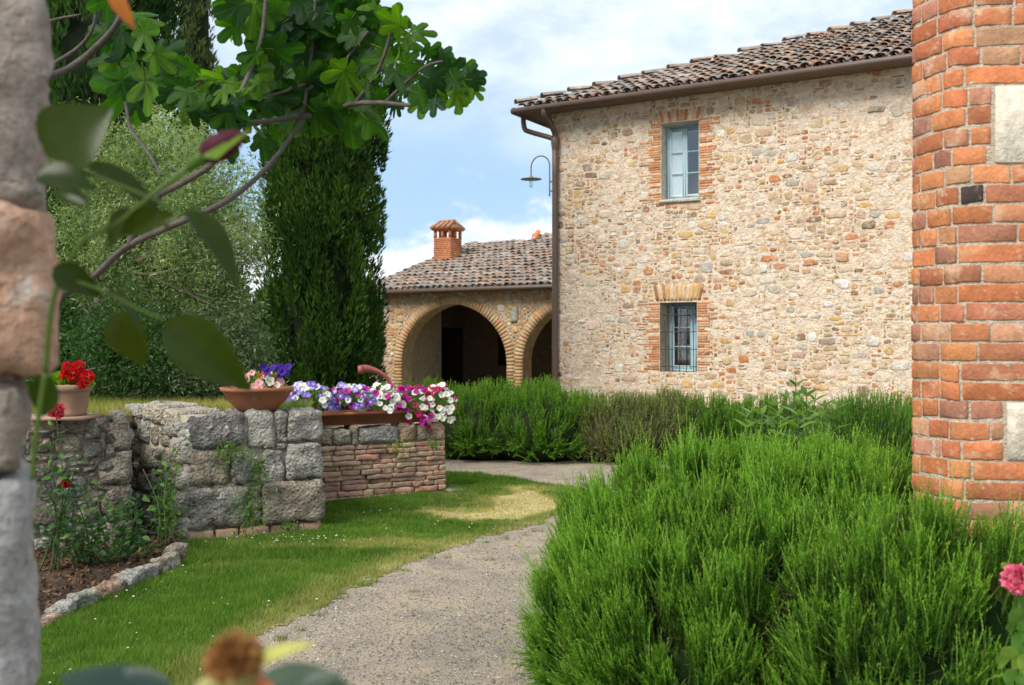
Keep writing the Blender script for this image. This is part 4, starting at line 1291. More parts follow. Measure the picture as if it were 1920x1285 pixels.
mb = MB(); leaves_at(mb, d * (.17, .15, .09) * N.uniform(.4, 1, n)[:, None], d + N.normal(0, .5, (n, 3)), .05, .045, mixcols(n, (.10, .22, .02), (.25, .40, .05))); mb.build('foliage', M['leaf'], ger)
for (px, py, r) in ((128, 690, .045), (148, 688, .042), (162, 707, .05), (140, 704, .05), (120, 704, .035), (155, 720, .035)):
    q = W(px, py, 7.5) - ger.location
    mb = MB(); n = 90; d = unit(N.normal(0, 1, (n, 3)))
    leaves_at(mb, d * r * .55, d + N.normal(0, .5, (n, 3)), r * .75, r * .6, mixcols(n, (.55, .008, .012), (.68, .02, .03)))
    mb.build('flower_head', M['petal'], ger, loc=tuple(q))

# ---------------------------------------------------------------- terrace behind the walls
mb = MB()
TP = [(-30, 8.1), (-4.6, 7.45), (-3.28, 8.15), (-3.38, 9.0), (-3.1, 9.05), (-2.5, 8.62), (-1.9, 9.0), (-2.05, 10.6), (-2.3, 11.4), (-3.7, 13.0), (-4.6, 22), (-30, 24)]
mb.add([(x, y, .955) for x, y in TP] + [(x, y, -.05) for x, y in TP], [tuple(range(len(TP))), *[((i + 1) % len(TP), i, len(TP) + i, len(TP) + (i + 1) % len(TP)) for i in range(len(TP))]], (.13, .095, .045))
tag(mb.build('terrace_ground', M['soil']), kind='structure')
tp = N.uniform(0, 1, (26000, 2)) * (4.2, 2.2) + (-5.6, 8.2)
tp = tp[poly_in(tp, TP)]
n = len(tp); mixd = np.clip(vnoise(tp, 1.4, 3) * .8 + .45 + N.normal(0, .2, n), 0, 1)[:, None]
mb = MB(); blades(mb, tp, .95, N.uniform(.03, .13, n), N.uniform(.006, .010, n), np.array((.07, .14, .02)) * (1 - mixd) + np.array((.42, .34, .12)) * mixd, .8)
tag(mb.build('terrace_grass', M['grass']), kind='stuff')

# ---------------------------------------------------------------- rose bed with its stone edging
BED = [G(20, 1232), G(85, 1166), G(133, 1150), G(213, 1120), G(297, 1085), G(343, 1055), (-2.7, 8.1), (-3.2, 8.0), (-3.0, 7.7), (-4.6, 7.0), (-4.6, 5.0)]
mb = MB(); mb.add([(x, y, .05) for x, y in BED] + [(x, y, -.02) for x, y in BED], [tuple(range(len(BED))), *[((i + 1) % len(BED), i, len(BED) + i, len(BED) + (i + 1) % len(BED)) for i in range(len(BED))]], (.055, .034, .020))
tag(mb.build('bed_soil', M['soil']), kind='structure')
lp = scatter_poly(BED, 5200); n = len(lp)
mb = MB(); leaves_at(mb, np.column_stack([lp, np.full(n, .055)]), np.column_stack([N.normal(0, 1, (n, 2)), N.uniform(0, .5, n)]), N.uniform(.015, .05, n), N.uniform(.01, .03, n), mixcols(n, (.05, .028, .015), (.22, .12, .06)))
tag(mb.build('leaf_litter', M['soil']), kind='stuff')
edging = empty('stone_edging', 'row of rough stones edging the rose bed', 'edging', (*G(213, 1125), 0))
ED = [(72, 98, 1176, .05), (97, 134, 1158, .085), (132, 180, 1142, .10), (180, 214, 1124, .095), (214, 233, 1112, .105), (232, 250, 1106, .11), (249, 292, 1092, .105), (289, 331, 1072, .12), (314, 343, 1054, .12)]
for (a, b, py, h_) in ED:
    p = Vector((*G(a, py + 8), 0)); q = Vector((*G(b, py - 6), 0)); d = q - p
    mb = MB(); rough_block(mb, (-d.length / 2, -.05, -.05), (d.length / 2, .06, h_), rb, jitter(rb.choice((STG, STW, STB, (.38, .24, .17))), rb, .1), 7, .22, .022, 10)
    o = mb.build('stone', M['ashlar'], edging, True); c = (p + q) / 2 - edging.location; o.location = (c.x, c.y, .0); o.rotation_euler = (0, 0, math.atan2(d.y, d.x))


# ---- shared rose leaf (ovate, folded along the rib)
def ovate_leaf(L, w, col, rng, seg=6, fold=.25, curl=.15, tip=1.6, rib=None):
    V = []; Fs = []; C = []
    for i in range(seg + 1):
        t = i / seg; hw = w / 2 * (math.sin(math.pi * min(1, t ** .8)) ** .85 if 0 < t < 1 else 0) * (1 - .25 * t)
        z = -curl * L * t * t
        V += [(-hw, t * L, z + fold * hw), (0, t * L, z), (hw, t * L, z + fold * hw)]
    for i in range(seg):
        for s in (0, 1):
            Fs.append((3 * i + s, 3 * i + s + 1, 3 * i + 4 + s, 3 * i + 3 + s)); C.append(col)
    mb = MB(); mb.add(V, Fs, np.array(C)); return mb


RL_COL = [(.045, .11, .018), (.06, .15, .022), (.03, .085, .022), (.09, .19, .03)]
ROSE_ME = []
for c in RL_COL:
    me = ovate_leaf(1.0, .62, c, rf).mesh('rose_leaf', True); me.materials.append(M['leaf']); ROSE_ME.append(me)


def orient(p, d, up, scale):
    y = Vector(d).normalized(); x = y.cross(Vector(up)); x.normalize(); z = x.cross(y)
    return Matrix.Translation(p) @ Matrix((x, y, z)).transposed().to_4x4() @ Matrix.Diagonal((scale[0], scale[1], scale[2], 1) if hasattr(scale, '__len__') else (scale, scale, scale, 1))


def rose_shrub(label, base, top_list, rng, nleaf, blooms=(), leaf_len=.055, group='rose shrubs in the bed', dark=False):
    t = empty('rose_shrub', label, 'rose bush', base, 0, group)
    mb = MB(); pts = []
    for tp_ in top_list:
        b = Vector((rng.uniform(-.08, .08), rng.uniform(-.06, .06), .0)); e = Vector(tp_) - Vector(base); m = (b + e) / 2 + Vector((rng.uniform(-.07, .07), rng.uniform(-.07, .07), .03))
        c = catmull([b, m, e], 6); pts.append(c); tube(mb, c, np.linspace(.007, .003, len(c)), 5, (.075, .11, .035))
    mb.build('stem', M['bark'], t)
    for k in range(nleaf):
        c = pts[rng.randrange(len(pts))]; p = Vector(c[rng.randrange(3, len(c))]) + Vector((rng.gauss(0, .05), rng.gauss(0, .05), rng.gauss(0, .035)))
        d = Vector((rng.gauss(0, 1), rng.gauss(-.3, .8), rng.gauss(-.15, .5)))
        o = link('leaf', ROSE_ME[2 if dark and rng.random() < .7 else rng.randrange(4)], None, t); o.matrix_basis = orient(p, d, (rng.gauss(0, .4), rng.gauss(-.4, .4), 1), leaf_len * rng.uniform(.7, 1.25))
    for (pos, r, col) in blooms:
        mb = MB(); n = 46; d = unit(N.normal(0, 1, (n, 3)))
        leaves_at(mb, d * r * .3, d + N.normal(0, .4, (n, 3)), r * .8, r * .9, mixcols(n, np.array(col) * .75, np.array(col) * 1.1), fold=.2)
        mb.build('bloom', M['petal'], t, loc=tuple(Vector(pos) - Vector(base)))
    return t


def bedp(px, py, Z):
    return tuple(W(px, py, Z))
rr_ = random.Random(17)
rose_shrub('rose shrub with crimson striped bloom close to the stone pillar', (-3.12, 6.75, .05), [bedp(105, 775, 6.7), bedp(95, 830, 6.7), bedp(150, 850, 6.8), bedp(80, 900, 6.6), bedp(130, 940, 6.7)], rr_, 160,
           [(bedp(107, 770, 6.6), .058, (.62, .06, .085))], dark=True)
rose_shrub('dark-leaved rose shrub with one small red bloom', (-3.02, 7.0, .05), [bedp(123, 905, 6.85), bedp(190, 980, 6.9), bedp(150, 1000, 6.8), bedp(220, 960, 7.0), bedp(110, 990, 6.8)], rr_, 165,
           [(bedp(123, 906, 6.75), .036, (.60, .012, .02))], dark=True)
rose_shrub('bushy flowerless rose shrub near the middle of the bed', (-2.75, 7.1, .05), [bedp(215, 1000, 7.0), bedp(240, 940, 7.1), bedp(170, 1040, 6.9), bedp(260, 1010, 7.05)], rr_, 170, dark=True)
rose_shrub('tall thin rose against the pale wall with white bloom', (-2.62, 7.6, .05), [bedp(345, 815, 7.75), bedp(310, 860, 7.7), bedp(268, 880, 7.6), bedp(330, 920, 7.7), bedp(285, 930, 7.6)], rr_, 80,
           [(bedp(345, 816, 7.7), .048, (.80, .78, .68))])


rose_shrub('low dark rose spreading along the foot of the shaded wall', (-2.92, 7.35, .05), [bedp(90, 985, 7.1), bedp(235, 1015, 7.4), bedp(205, 940, 7.4), bedp(255, 965, 7.45), bedp(180, 900, 7.4)], rr_, 170, dark=True)


def wall_weed(label, p, rx, rz_, n, rng, cols=((.05, .12, .02), (.13, .24, .04)), down=.5, L=.04):
    t = empty('wall_weed', label, 'weed', tuple(p), 0, 'weeds growing in the wall joints')
    P = N.normal(0, 1, (n, 3)) * (rx * .5, .025, rz_ * .5); P[:, 1] -= .03
    mb = MB(); leaves_at(mb, P, N.normal(0, 1, (n, 3)) + (0, -.8, -down), N.uniform(.5, 1.2, n) * L, N.uniform(.4, .8, n) * L * .6, mixcols(n, *cols)); mb.build('foliage', M['leaf'], t)
    mb = MB()
    for k in range(6): tube(mb, catmull([(0, .03, 0), tuple(P[k] * .5), tuple(P[k])], 3), .003, 4, (.10, .12, .05))
    mb.build('stem', M['bark'], t)
    return t
wall_weed('green weed spilling from the joint beneath the dark top block', W(436, 848, 8.15), .16, .09, 260, rb)
wall_weed('weed growing in the upright joint between middle blocks', W(488, 880, 8.25), .08, .17, 220, rb)
wall_weed('weed climbing between the two lowest big blocks', W(470, 960, 8.2), .12, .20, 340, rb)
wall_weed('small weed at the foot of the pitted brown block', W(545, 985, 8.32), .10, .06, 130, rb)
wall_weed('green climber on the pale wall by the block corner', W(318, 965, 7.95), .10, .42, 420, rb, L=.05)
wall_weed('weed tuft in the planter capping below trailing magenta petunias', W(750, 838, 10.32), .14, .09, 140, rb, ((.10, .16, .03), (.22, .28, .06)))
wall_weed('weed tuft near the hedge end of the planter', W(816, 833, 10.5), .08, .06, 90, rb)

# ---------------------------------------------------------------- round-cornered brick pier
pier = empty('brick_pier', 'tall orange brick pier with a rounded corner', 'pier', (2.0, 3.7, 0))
def PX(px, Z): return ((px - 960) / F * Z, Z)
def dense(P, per=10):
    P = [np.array(p, float) for p in P]
    return np.array([P[i] + (P[i + 1] - P[i]) * k / per for i in range(len(P) - 1) for k in range(per)] + [P[-1]])
PP = dense([(1.83, 4.35), (1.63, 4.02), PX(1719, 3.86), PX(1711, 3.74), PX(1748, 3.64), PX(1780, 3.565), PX(1794, 3.54), PX(1810, 3.527), PX(1855, 3.505), PX(1920, 3.49), PX(2000, 3.488), (2.45, 3.49)], 8)
PS = np.concatenate([[0], np.cumsum(np.linalg.norm(np.diff(PP, axis=0), axis=1))])
PT = np.gradient(PP, axis=0); PT /= np.linalg.norm(PT, axis=1)[:, None]
PNm = np.stack([PT[:, 1], -PT[:, 0]], 1)          # outward
def pier_pt(s, off):
    p = np.array([np.interp(s, PS, PP[:, i]) for i in (0, 1)]); n_ = np.array([np.interp(s, PS, PNm[:, i]) for i in (0, 1)])
    return p + n_ / np.linalg.norm(n_) * off - (2.0, 3.7)
PIT = 0.0696; PZ = 3.6; TOT = PS[-1]
mb = MB(); ns = 60; nz = 130; V = []
rq = random.Random(41)
for j in range(nz + 1):
    for i in range(ns + 1):
        s = TOT * i / ns; z = PZ * j / nz
        x, y = pier_pt(s, -0.0020 + .0035 * mnoise.noise(Vector((s * 22, z * 22, 0))))
        V.append((x, y, z))
mb.add(V, np.array([(j * (ns + 1) + i, j * (ns + 1) + i + 1, (j + 1) * (ns + 1) + i + 1, (j + 1) * (ns + 1) + i) for j in range(nz) for i in range(ns)]), (.54, .455, .345))
V = [(*pier_pt(TOT * i / 30, -.006), PZ) for i in range(31)] + [(2.45 - 2.0, .65, PZ)]
mb.add(V, [tuple(range(32))], (.5, .42, .3))
mb.add([(*pier_pt(TOT, -.006), 0), (.45, .65, 0), (.45, .65, PZ), (*pier_pt(TOT, -.006), PZ)], [(0, 1, 2, 3)], (.5, .42, .3))
x_, y_ = pier_pt(0, -.006)
mb.add([(x_, y_, 0), (.45, .65, 0), (.45, .65, PZ), (x_, y_, PZ)], [(0, 3, 2, 1)], (.5, .42, .3))
mb.build('mortar_body', M['joint'], pier)
s_front = float(np.interp(0, [0], [0]))
def s_at_px(px):     # arc length where the face passes a photo column, front part only
    q = 960 + PP[:, 0] / PP[:, 1] * F
    k0 = int(np.argmin(q[:40])); return float(np.interp(px, q[k0:], PS[k0:]))
PATCH = [(s_at_px(1862), s_at_px(2010), EYE + (642.5 - 292) / F * 3.5, EYE + (642.5 - 168) / F * 3.5), (s_at_px(1884), s_at_px(2010), EYE + (642.5 - 858) / F * 3.5, EYE + (642.5 - 738) / F * 3.5)]
snap = lambda v: round(v / PIT) * PIT
PATCH = [(a, b, snap(c), snap(d)) for a, b, c, d in PATCH]
PB = [(0.481, 0.165, 0.067), (0.448, 0.149, 0.067), (0.497, 0.190, 0.079), (0.415, 0.144, 0.071), (0.514, 0.206, 0.087), (0.399, 0.153, 0.083), (0.465, 0.210, 0.112), (0.456, 0.243, 0.140), (0.325, 0.140, 0.091), (0.473, 0.157, 0.063), (0.465, 0.177, 0.079), (0.374, 0.177, 0.120)]
def pier_brick(s0, s1, z0, z1, col, proud, name='brick', mat='brick', ns=7, e=.0028):
    mb = MB(); V = []
    rz0, rz1 = rq.gauss(0, .003), rq.gauss(0, .003)
    ss = [s0 + .001] + [s0 + e + (s1 - s0 - 2 * e) * k / (ns - 2) for k in range(ns - 1)] + [s1 - .001]
    for k, s in enumerate(ss):
        end = k in (0, len(ss) - 1)
        w = k / (len(ss) - 1); tz = rz0 * (1 - w) + rz1 * w
        o_ = proud * (.45 if end else 1) + rq.gauss(0, .0014)
        a, b = z0 + tz + rq.gauss(0, .0012) + (.003 if end else 0), z1 + tz + rq.gauss(0, .0012) - (.003 if end else 0)
        V += [(*pier_pt(s, -.02), a), (*pier_pt(s, o_ * .6), a + .0012), (*pier_pt(s, o_), a + e * 1.2), (*pier_pt(s, o_ + .001), (a + b) / 2), (*pier_pt(s, o_), b - e * 1.2), (*pier_pt(s, o_ * .6), b - .0012), (*pier_pt(s, -.02), b)]
    m = len(ss); Fs = [(7 * k + q, 7 * k + 7 + q, 7 * k + 8 + q, 7 * k + 1 + q) for k in range(m - 1) for q in range(6)]
    Fs += [(0, 1, 2, 3, 4, 5, 6), tuple(7 * (m - 1) + q for q in (6, 5, 4, 3, 2, 1, 0))]
    mb.add(V, Fs, col)
    return mb.build_centred(name, M[mat], pier)
DARK_ROW = int((EYE + (642.5 - 354) / F * 3.51) / PIT)  # course that holds one near-black brick
s_bend = s_at_px(1800)
rows = int(PZ / PIT); nb = 0
for j in range(rows):
    z0 = j * PIT + .0042; z1 = (j + 1) * PIT - .0042
    hidden = z1 < .45
    s = .22 + rq.uniform(0, .1) if not hidden else .45
    while s < TOT - .02:
        l_ = rq.choice((.085, .10, .12, .14)) if s < s_bend - .03 else rq.choice((.13, .20, .24, .26, .27))
        if hidden: l_ = .26
        e_ = min(s + l_, TOT)
        if j == DARK_ROW:
            b0, b1 = s_at_px(1799), s_at_px(1846)
            if s < b0 - .02 and e_ > b0 - .05: e_ = b0
            elif abs(s - b0) < .004: e_ = b1
        for (a, b, c, d) in PATCH:
            if z0 > c - .01 and z1 < d + .01 and e_ > a and s < b:
                e_ = min(e_, a - .003) if s < a - .02 else None
                break
        if e_ is None: break
        if e_ - s > .03:
            pier_brick(s + .004, e_ - .004, z0, z1, (.05, .038, .032) if j == DARK_ROW and s < s_at_px(1822) < e_ else jitter(rq.choice(PB), rq, .22), rq.uniform(.0005, .0035)); nb += 1
        s = e_
        if any(z0 > c - .01 and z1 < d + .01 and e_ >= a - .004 for (a, b, c, d) in PATCH): break
for (a, b, c, d) in PATCH:
    pier_brick(a + .006, b, c + .004, d - .004, (.60, .545, .45), .006, 'render_patch', 'plaster', 10)

# ---------------------------------------------------------------- out-of-focus stone pillar close to the camera
pil = empty('stone_pillar', 'blurred rough stone pillar close by along the picture edge', 'pillar', (-.655, 1.4, 0), math.radians(29))
PIL = [(.0, .35, .655, (.45, .43, .40)), (.35, .75, .66, (.40, .38, .35)), (.75, 1.10, .655, (.46, .44, .42)), (1.10, 1.415, .655, (.40, .39, .375)), (1.42, 1.545, .672, (.30, .25, .21)), (1.55, 1.785, .632, (.52, .32, .22)),
       (1.79, 2.12, .642, (.36, .30, .26)), (2.13, 2.5, .65, (.40, .34, .28))]
for k, (a, b, xr, c) in enumerate(PIL):
    mb = MB(); rough_block(mb, (-.8, -.02, a), (-xr + .641, .42, b), random.Random(60 + k), c, 30, .07, .022, 11.0, .08)
    mb.build_centred('stone', M['rock'], pil, True)
mb = MB(); box(mb, (-.78, .03, 0), (-.04, .40, 2.48), (.35, .30, .25)); mb.build('pillar_core', M['mortar'], pil)

# ---------------------------------------------------------------- rosemary bushes and hedges
def sprigs(mb, base, D, L, m, ncol, tcol, nlen=.024, nw=.0034, rng=N, stemcol=(.12, .17, .04), bend=.25, t0=.08):
    """upright shoots set with needles: base (n,3), direction (n,3), length (n,)"""
    n = len(base); D = unit(D); L = L[:, None]
    Bd = unit(rng.normal(0, 1, (n, 3)) + np.array((0, 0, 1.2))) * bend
    def at(t): return base[:, None] + D[:, None] * (L[:, None] * t[..., None]) + Bd[:, None] * (L[:, None] * (t ** 2)[..., None])
    t = np.clip(t0 + (1 - t0) * (np.arange(m)[None] + rng.uniform(0, 1, (n, m))) / m, 0, 1)
    P = at(t)
    S = rng.normal(0, 1, (n, m, 3)); S -= D[:, None] * (S * D[:, None]).sum(-1, keepdims=True); S /= np.linalg.norm(S, axis=-1, keepdims=True) + 1e-9
    ndir = D[:, None] * (.45 + .75 * t[..., None]) + S * (1.0 - .45 * t[..., None]); ndir /= np.linalg.norm(ndir, axis=-1, keepdims=True)
    ln = (nlen * (1.0 - .45 * t) * rng.uniform(.7, 1.2, (n, m)))[..., None]
    wd = np.cross(ndir, S + rng.normal(0, .4, (n, m, 3))); wd /= np.linalg.norm(wd, axis=-1, keepdims=True) + 1e-9
    V = np.stack([P - wd * nw / 2, P + wd * nw / 2, P + ndir * ln], 2).reshape(-1, 3)
    k = n * m
    base_c = mixcols(n, *ncol)[:, None, :] * np.ones((1, m, 1)); tip = np.array(tcol)[None, None]
    f = smoothstep(.55, 1.0, t)[..., None] * rng.uniform(.2, 1, (n, 1, 1))
    C = (base_c * (1 - f) + tip * f).reshape(-1, 3)
    mb.add(V.astype(np.float32), np.arange(3 * k).reshape(k, 3), C)
    ts = np.array([0, .5, 1.0])[None] * np.ones((n, 1)); Q = at(ts); sw = np.array([.0022, .0016, .0006])[None, :, None] * unit(np.cross(D, rng.normal(0, 1, (n, 3))))[:, None]
    V = np.concatenate([Q - sw, Q + sw], 1).reshape(-1, 3)
    b = (np.arange(n) * 6)[:, None]
    Fq = np.concatenate([b + np.array((0, 1, 4, 3)), b + np.array((1, 2, 5, 4))], 0)
    mb.add(V.astype(np.float32), Fq, stemcol)


def ellip(n, c, r, rng=N, zmin=None, side=None):
    d = unit(rng.normal(0, 1, (n, 3))); P = np.array(c) + d * np.array(r)
    Nn = unit(d / np.array(r))
    k = np.ones(n, bool)
    if zmin is not None: k &= P[:, 2] > zmin
    return P[k], Nn[k]


def inside(P, lobes, s=.93):
    k = np.zeros(len(P), bool)
    for c, r in lobes: k |= (((P - np.array(c)) / (np.array(r) * s)) ** 2).sum(1) < 1
    return k


def noise3(P, s, seed=0):
    return .5 * (vnoise(P[:, :2], s, seed) + vnoise(P[:, 1:] + 3.1, s, seed + 5))


PIER_POLY = [tuple(p) for p in PP] + [(2.45, 4.35)]
def bush(name, label, lobes, nspr, m, cat, ncol, tcol, Ls=(.14, .30), nlen=.024, nw=.0034, hollow=.35, core=(.022, .034, .012), group=None, up=1.0, woody=True, stemcol=(.12, .17, .04), frontonly=True, clump=0):
    b0 = lobes[0][0]
    t = empty(name, label, cat, (b0[0], b0[1], 0), 0, group)
    org = np.array((b0[0], b0[1], 0))
    area = np.array([r[0] * r[1] + r[0] * r[2] + r[1] * r[2] for c, r in lobes]); Ps = []; Ns = []
    for (c, r), a in zip(lobes, area):
        P, Nn = ellip(int(nspr * 2.6 * a / area.sum()), c, r, zmin=.03)
        k = ~inside(P, [l for l in lobes if l[0] != c]); Ps.append(P[k]); Ns.append(Nn[k])
    P = np.concatenate(Ps); Nn = np.concatenate(Ns)
    tocam = unit(np.array((0, 0, EYE)) - P)
    keep = ((Nn * tocam).sum(1) > -.35) if frontonly else np.ones(len(P), bool)
    keep &= ~poly_in(P[:, :2], PIER_POLY)
    dens = np.clip(.60 + 2.2 * (noise3(P, 2.0, 4.0) + .5 * noise3(P, 4.5, 8.0)), 0, 1)
    keep &= N.uniform(0, 1, len(P)) < (1 - hollow) + hollow * dens
    P = P[keep][:nspr]; Nn = Nn[keep][:nspr]; n = len(P)
    # shuffle is not needed: the points are random already
    lump = 1 + .16 * noise3(P, 1.9, 2.0) + .10 * noise3(P, 4.6, 6.0)
    ctr = np.array(lobes[0][0]) * (1, 1, .6)
    L = N.uniform(*Ls, n)
    if clump:
        cc = P[N.permutation(n)[:clump]]
        dd = np.stack([np.linalg.norm(P - c, axis=1) for c in cc], 1); near = dd.argmin(1); dmin = dd.min(1)
        size = np.sqrt(sum(r[0] * r[2] for c, r in lobes) * 9.0 / clump)
        L = L * np.clip(1.25 - .55 * (dmin / size) ** 2, .55, 1.3) * N.uniform(.85, 1.15, clump)[near]
        lump = lump * (1 - .10 * np.clip(dmin / size, 0, 1.2) ** 2 + N.uniform(-.05, .05, clump)[near])
        pull = .30
        Pb = P + (cc[near] - P) * pull
    else:
        Pb = P
    D = Nn * np.where(Nn[:, 2:3] > .3, .5, .85) + np.array((0, 0, 1.0)) * up + N.normal(0, .20, (n, 3))
    low = Nn[:, 2] < 0
    D[low] = Nn[low] * 1.0 + np.array((0, 0, .25)) + N.normal(0, .3, (low.sum(), 3))
    basep = ctr + (Pb - ctr) * lump[:, None] - unit(D) * (L * .75)[:, None]
    basep[:, 2] = np.maximum(basep[:, 2], .01)
    mb = MB(); sprigs(mb, basep - org, D, L, m, ncol, tcol, nlen, nw, stemcol=stemcol)
    if clump > 120:      # pale young shoots standing out of the mass
        y_ = N.permutation(np.where(Nn[:, 2] > -.1)[0])[:1300]
        sprigs(mb, basep[y_] - org + unit(D[y_]) * (L[y_] * .45)[:, None], D[y_] + N.normal(0, .12, (len(y_), 3)), L[y_] * N.uniform(.75, 1.25, len(y_)), 34, ((.13, .27, .03), (.22, .40, .05)), (.34, .50, .08), .015, .0042, stemcol=(.22, .34, .07))
    mb.build('foliage', M['needle'], t)
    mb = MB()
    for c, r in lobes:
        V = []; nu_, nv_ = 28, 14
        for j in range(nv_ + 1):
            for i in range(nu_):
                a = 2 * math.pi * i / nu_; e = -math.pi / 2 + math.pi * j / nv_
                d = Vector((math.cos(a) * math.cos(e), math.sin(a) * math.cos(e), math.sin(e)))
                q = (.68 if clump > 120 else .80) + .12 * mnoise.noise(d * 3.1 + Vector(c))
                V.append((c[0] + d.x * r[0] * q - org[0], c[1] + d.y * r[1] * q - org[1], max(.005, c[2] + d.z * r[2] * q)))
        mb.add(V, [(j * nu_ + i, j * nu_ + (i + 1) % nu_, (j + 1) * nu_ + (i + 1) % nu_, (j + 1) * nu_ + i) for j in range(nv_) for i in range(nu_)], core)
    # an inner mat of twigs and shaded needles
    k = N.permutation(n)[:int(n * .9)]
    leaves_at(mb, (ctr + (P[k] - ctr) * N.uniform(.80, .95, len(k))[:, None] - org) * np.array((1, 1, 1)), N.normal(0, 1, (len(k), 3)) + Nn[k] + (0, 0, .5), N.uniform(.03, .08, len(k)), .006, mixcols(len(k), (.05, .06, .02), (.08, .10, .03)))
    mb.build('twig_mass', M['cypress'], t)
    if woody:
        mb = MB()
        for k in range(10):
            a = R.uniform(0, 6.28); c = lobes[0]
            e = np.array(c[0]) + np.array((math.cos(a) * c[1][0] * .6, math.sin(a) * c[1][1] * .6, c[1][2] * .3)) - org
            tube(mb, catmull([(R.uniform(-.1, .1), R.uniform(-.1, .1), 0), tuple(e * .5 + np.array((0, 0, -.05))), tuple(e)], 4), np.linspace(.022, .008, 9), 6, (.10, .075, .05))
        mb.build('branch', M['bark'], t)
    return t


ROS = ((.020, .078, .008), (.070, .190, .017)); TIPC = (.24, .42, .05)
bush('rosemary_bush', 'big rounded rosemary bush filling the corner by the brick pier',
     [((1.10, 4.28, .32), (1.00, 1.0, .78)), ((1.44, 3.42, .30), (.60, .52, .74)), ((.80, 3.92, .30), (.56, .60, .56)), ((1.42, 4.1, .46), (.78, .8, .70)), ((.85, 4.4, .40), (.72, .8, .68))],
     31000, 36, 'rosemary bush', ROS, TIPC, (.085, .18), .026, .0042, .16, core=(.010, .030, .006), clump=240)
HG = ((.042, .118, .012), (.115, .24, .025))
bush('rosemary_hedge', 'clipped green hedge in front of the loggia arches', [((-.50, 14.0, .35), (.75, .95, .62)), ((.35, 13.9, .32), (.9, 1.0, .64)), ((-1.2, 14.5, .35), (.9, .8, .60)), ((1.0, 14.2, .25), (.7, 1.0, .60)), ((.1, 15.2, .35), (1.2, .8, .66))],
     5200, 26, 'hedge', HG, (.17, .27, .04), (.14, .30), .045, .012, .5, clump=110, up=.8)
bush('dry_shrub', 'greyish dried-out shrub between two green hedge sections', [((1.55, 13.75, .25), (.85, .9, .60)), ((2.25, 14.2, .25), (.5, .7, .62))],
     2600, 24, 'shrub', ((.06, .115, .025), (.20, .19, .085)), (.26, .28, .11), (.12, .26), .04, .011, .5, stemcol=(.2, .15, .1), core=(.05, .04, .025))
bush('rosemary_hedge', 'green hedge running beneath the lower barred window', [((2.75, 14.0, .22), (.6, .8, .56)), ((3.6, 13.6, .22), (.9, .8, .58)), ((4.6, 12.9, .22), (.9, .8, .6))],
     3200, 26, 'hedge', HG, (.15, .27, .04), (.14, .28), .045, .012, .5, clump=70, up=1.0)
bush('lavender_bush', 'dark spiky lavender bush against the brick pier edge', [((3.22, 9.0, .42), (.52, .55, .62)), ((3.75, 9.1, .35), (.5, .5, .62))],
     2200, 34, 'lavender bush', ((.024, .080, .010), (.055, .140, .018)), (.16, .28, .05), (.20, .40), .030, .007, .4, up=1.4)

# leafy broad-leaved plants behind the rosemary
def leafy_stem_plant(name, label, base, stems, rng, cols, leaf=(.13, .035), nl=16, cat='plant', group=None):
    t = empty(name, label, cat, base, 0, group)
    mbs = MB(); lv = []
    for c in cols:
        me = ovate_leaf(1.0, leaf[1] / leaf[0], c, rng, 5, .2, .2).mesh('narrow_leaf', True); me.materials.append(M['leaf']); lv.append(me)
    for tip in stems:
        e = Vector(tip) - Vector(base); c = catmull([(0, 0, 0), tuple(e * .5 + Vector((rng.gauss(0, .03), rng.gauss(0, .03), .02))), tuple(e)], 8)
        tube(mbs, c, np.linspace(.008, .003, len(c)), 5, (.10, .16, .05))
        for k in range(nl):
            f = .35 + .65 * k / nl; p = Vector(c[int(f * (len(c) - 1))]); a = k * 2.4 + rng.uniform(-.3, .3)
            d = Vector((math.cos(a), math.sin(a), .25 + .9 * (f - .35)))
            o = link('leaf', rng.choice(lv), None, t); s = leaf[0] * rng.uniform(.7, 1.15) * (1.1 - .5 * f); o.matrix_basis = orient(p, d, (rng.gauss(0, .3), rng.gauss(0, .3), 1), s)
    mbs.build('stem', M['bark'], t)
    return t
rl = random.Random(91)
VAL = [(.10, .20, .035), (.06, .14, .025), (.17, .26, .08), (.13, .24, .02)]
leafy_stem_plant('broad_leaf_plant', 'tall fresh-leaved plant rising behind the rosemary bush', (1.72, 6.1, 0), [W(1492, 708, 6.0), W(1450, 748, 5.9), W(1530, 738, 6.1), W(1570, 755, 6.0), W(1500, 745, 5.8), W(1475, 735, 6.0), W(1548, 750, 5.9), W(1512, 728, 6.0)], rl, VAL, (.19, .055), 34)
leafy_stem_plant('broad_leaf_plant', 'shorter leafy stem left of the tall fresh-leaved plant', (1.48, 6.0, 0), [W(1412, 742, 6.1), W(1430, 765, 5.9), W(1465, 762, 5.7), W(1400, 770, 5.9)], rl, VAL, (.18, .050), 26)
leafy_stem_plant('weed_stem', 'yellow-flowering weed standing above the hedge before the arches', (-.75, 14.2, .6), [W(852, 716, 14), W(880, 712, 14.1), W(905, 716, 14), W(866, 722, 14)], rl, [(.30, .30, .08), (.20, .24, .06)], (.05, .02), 12)

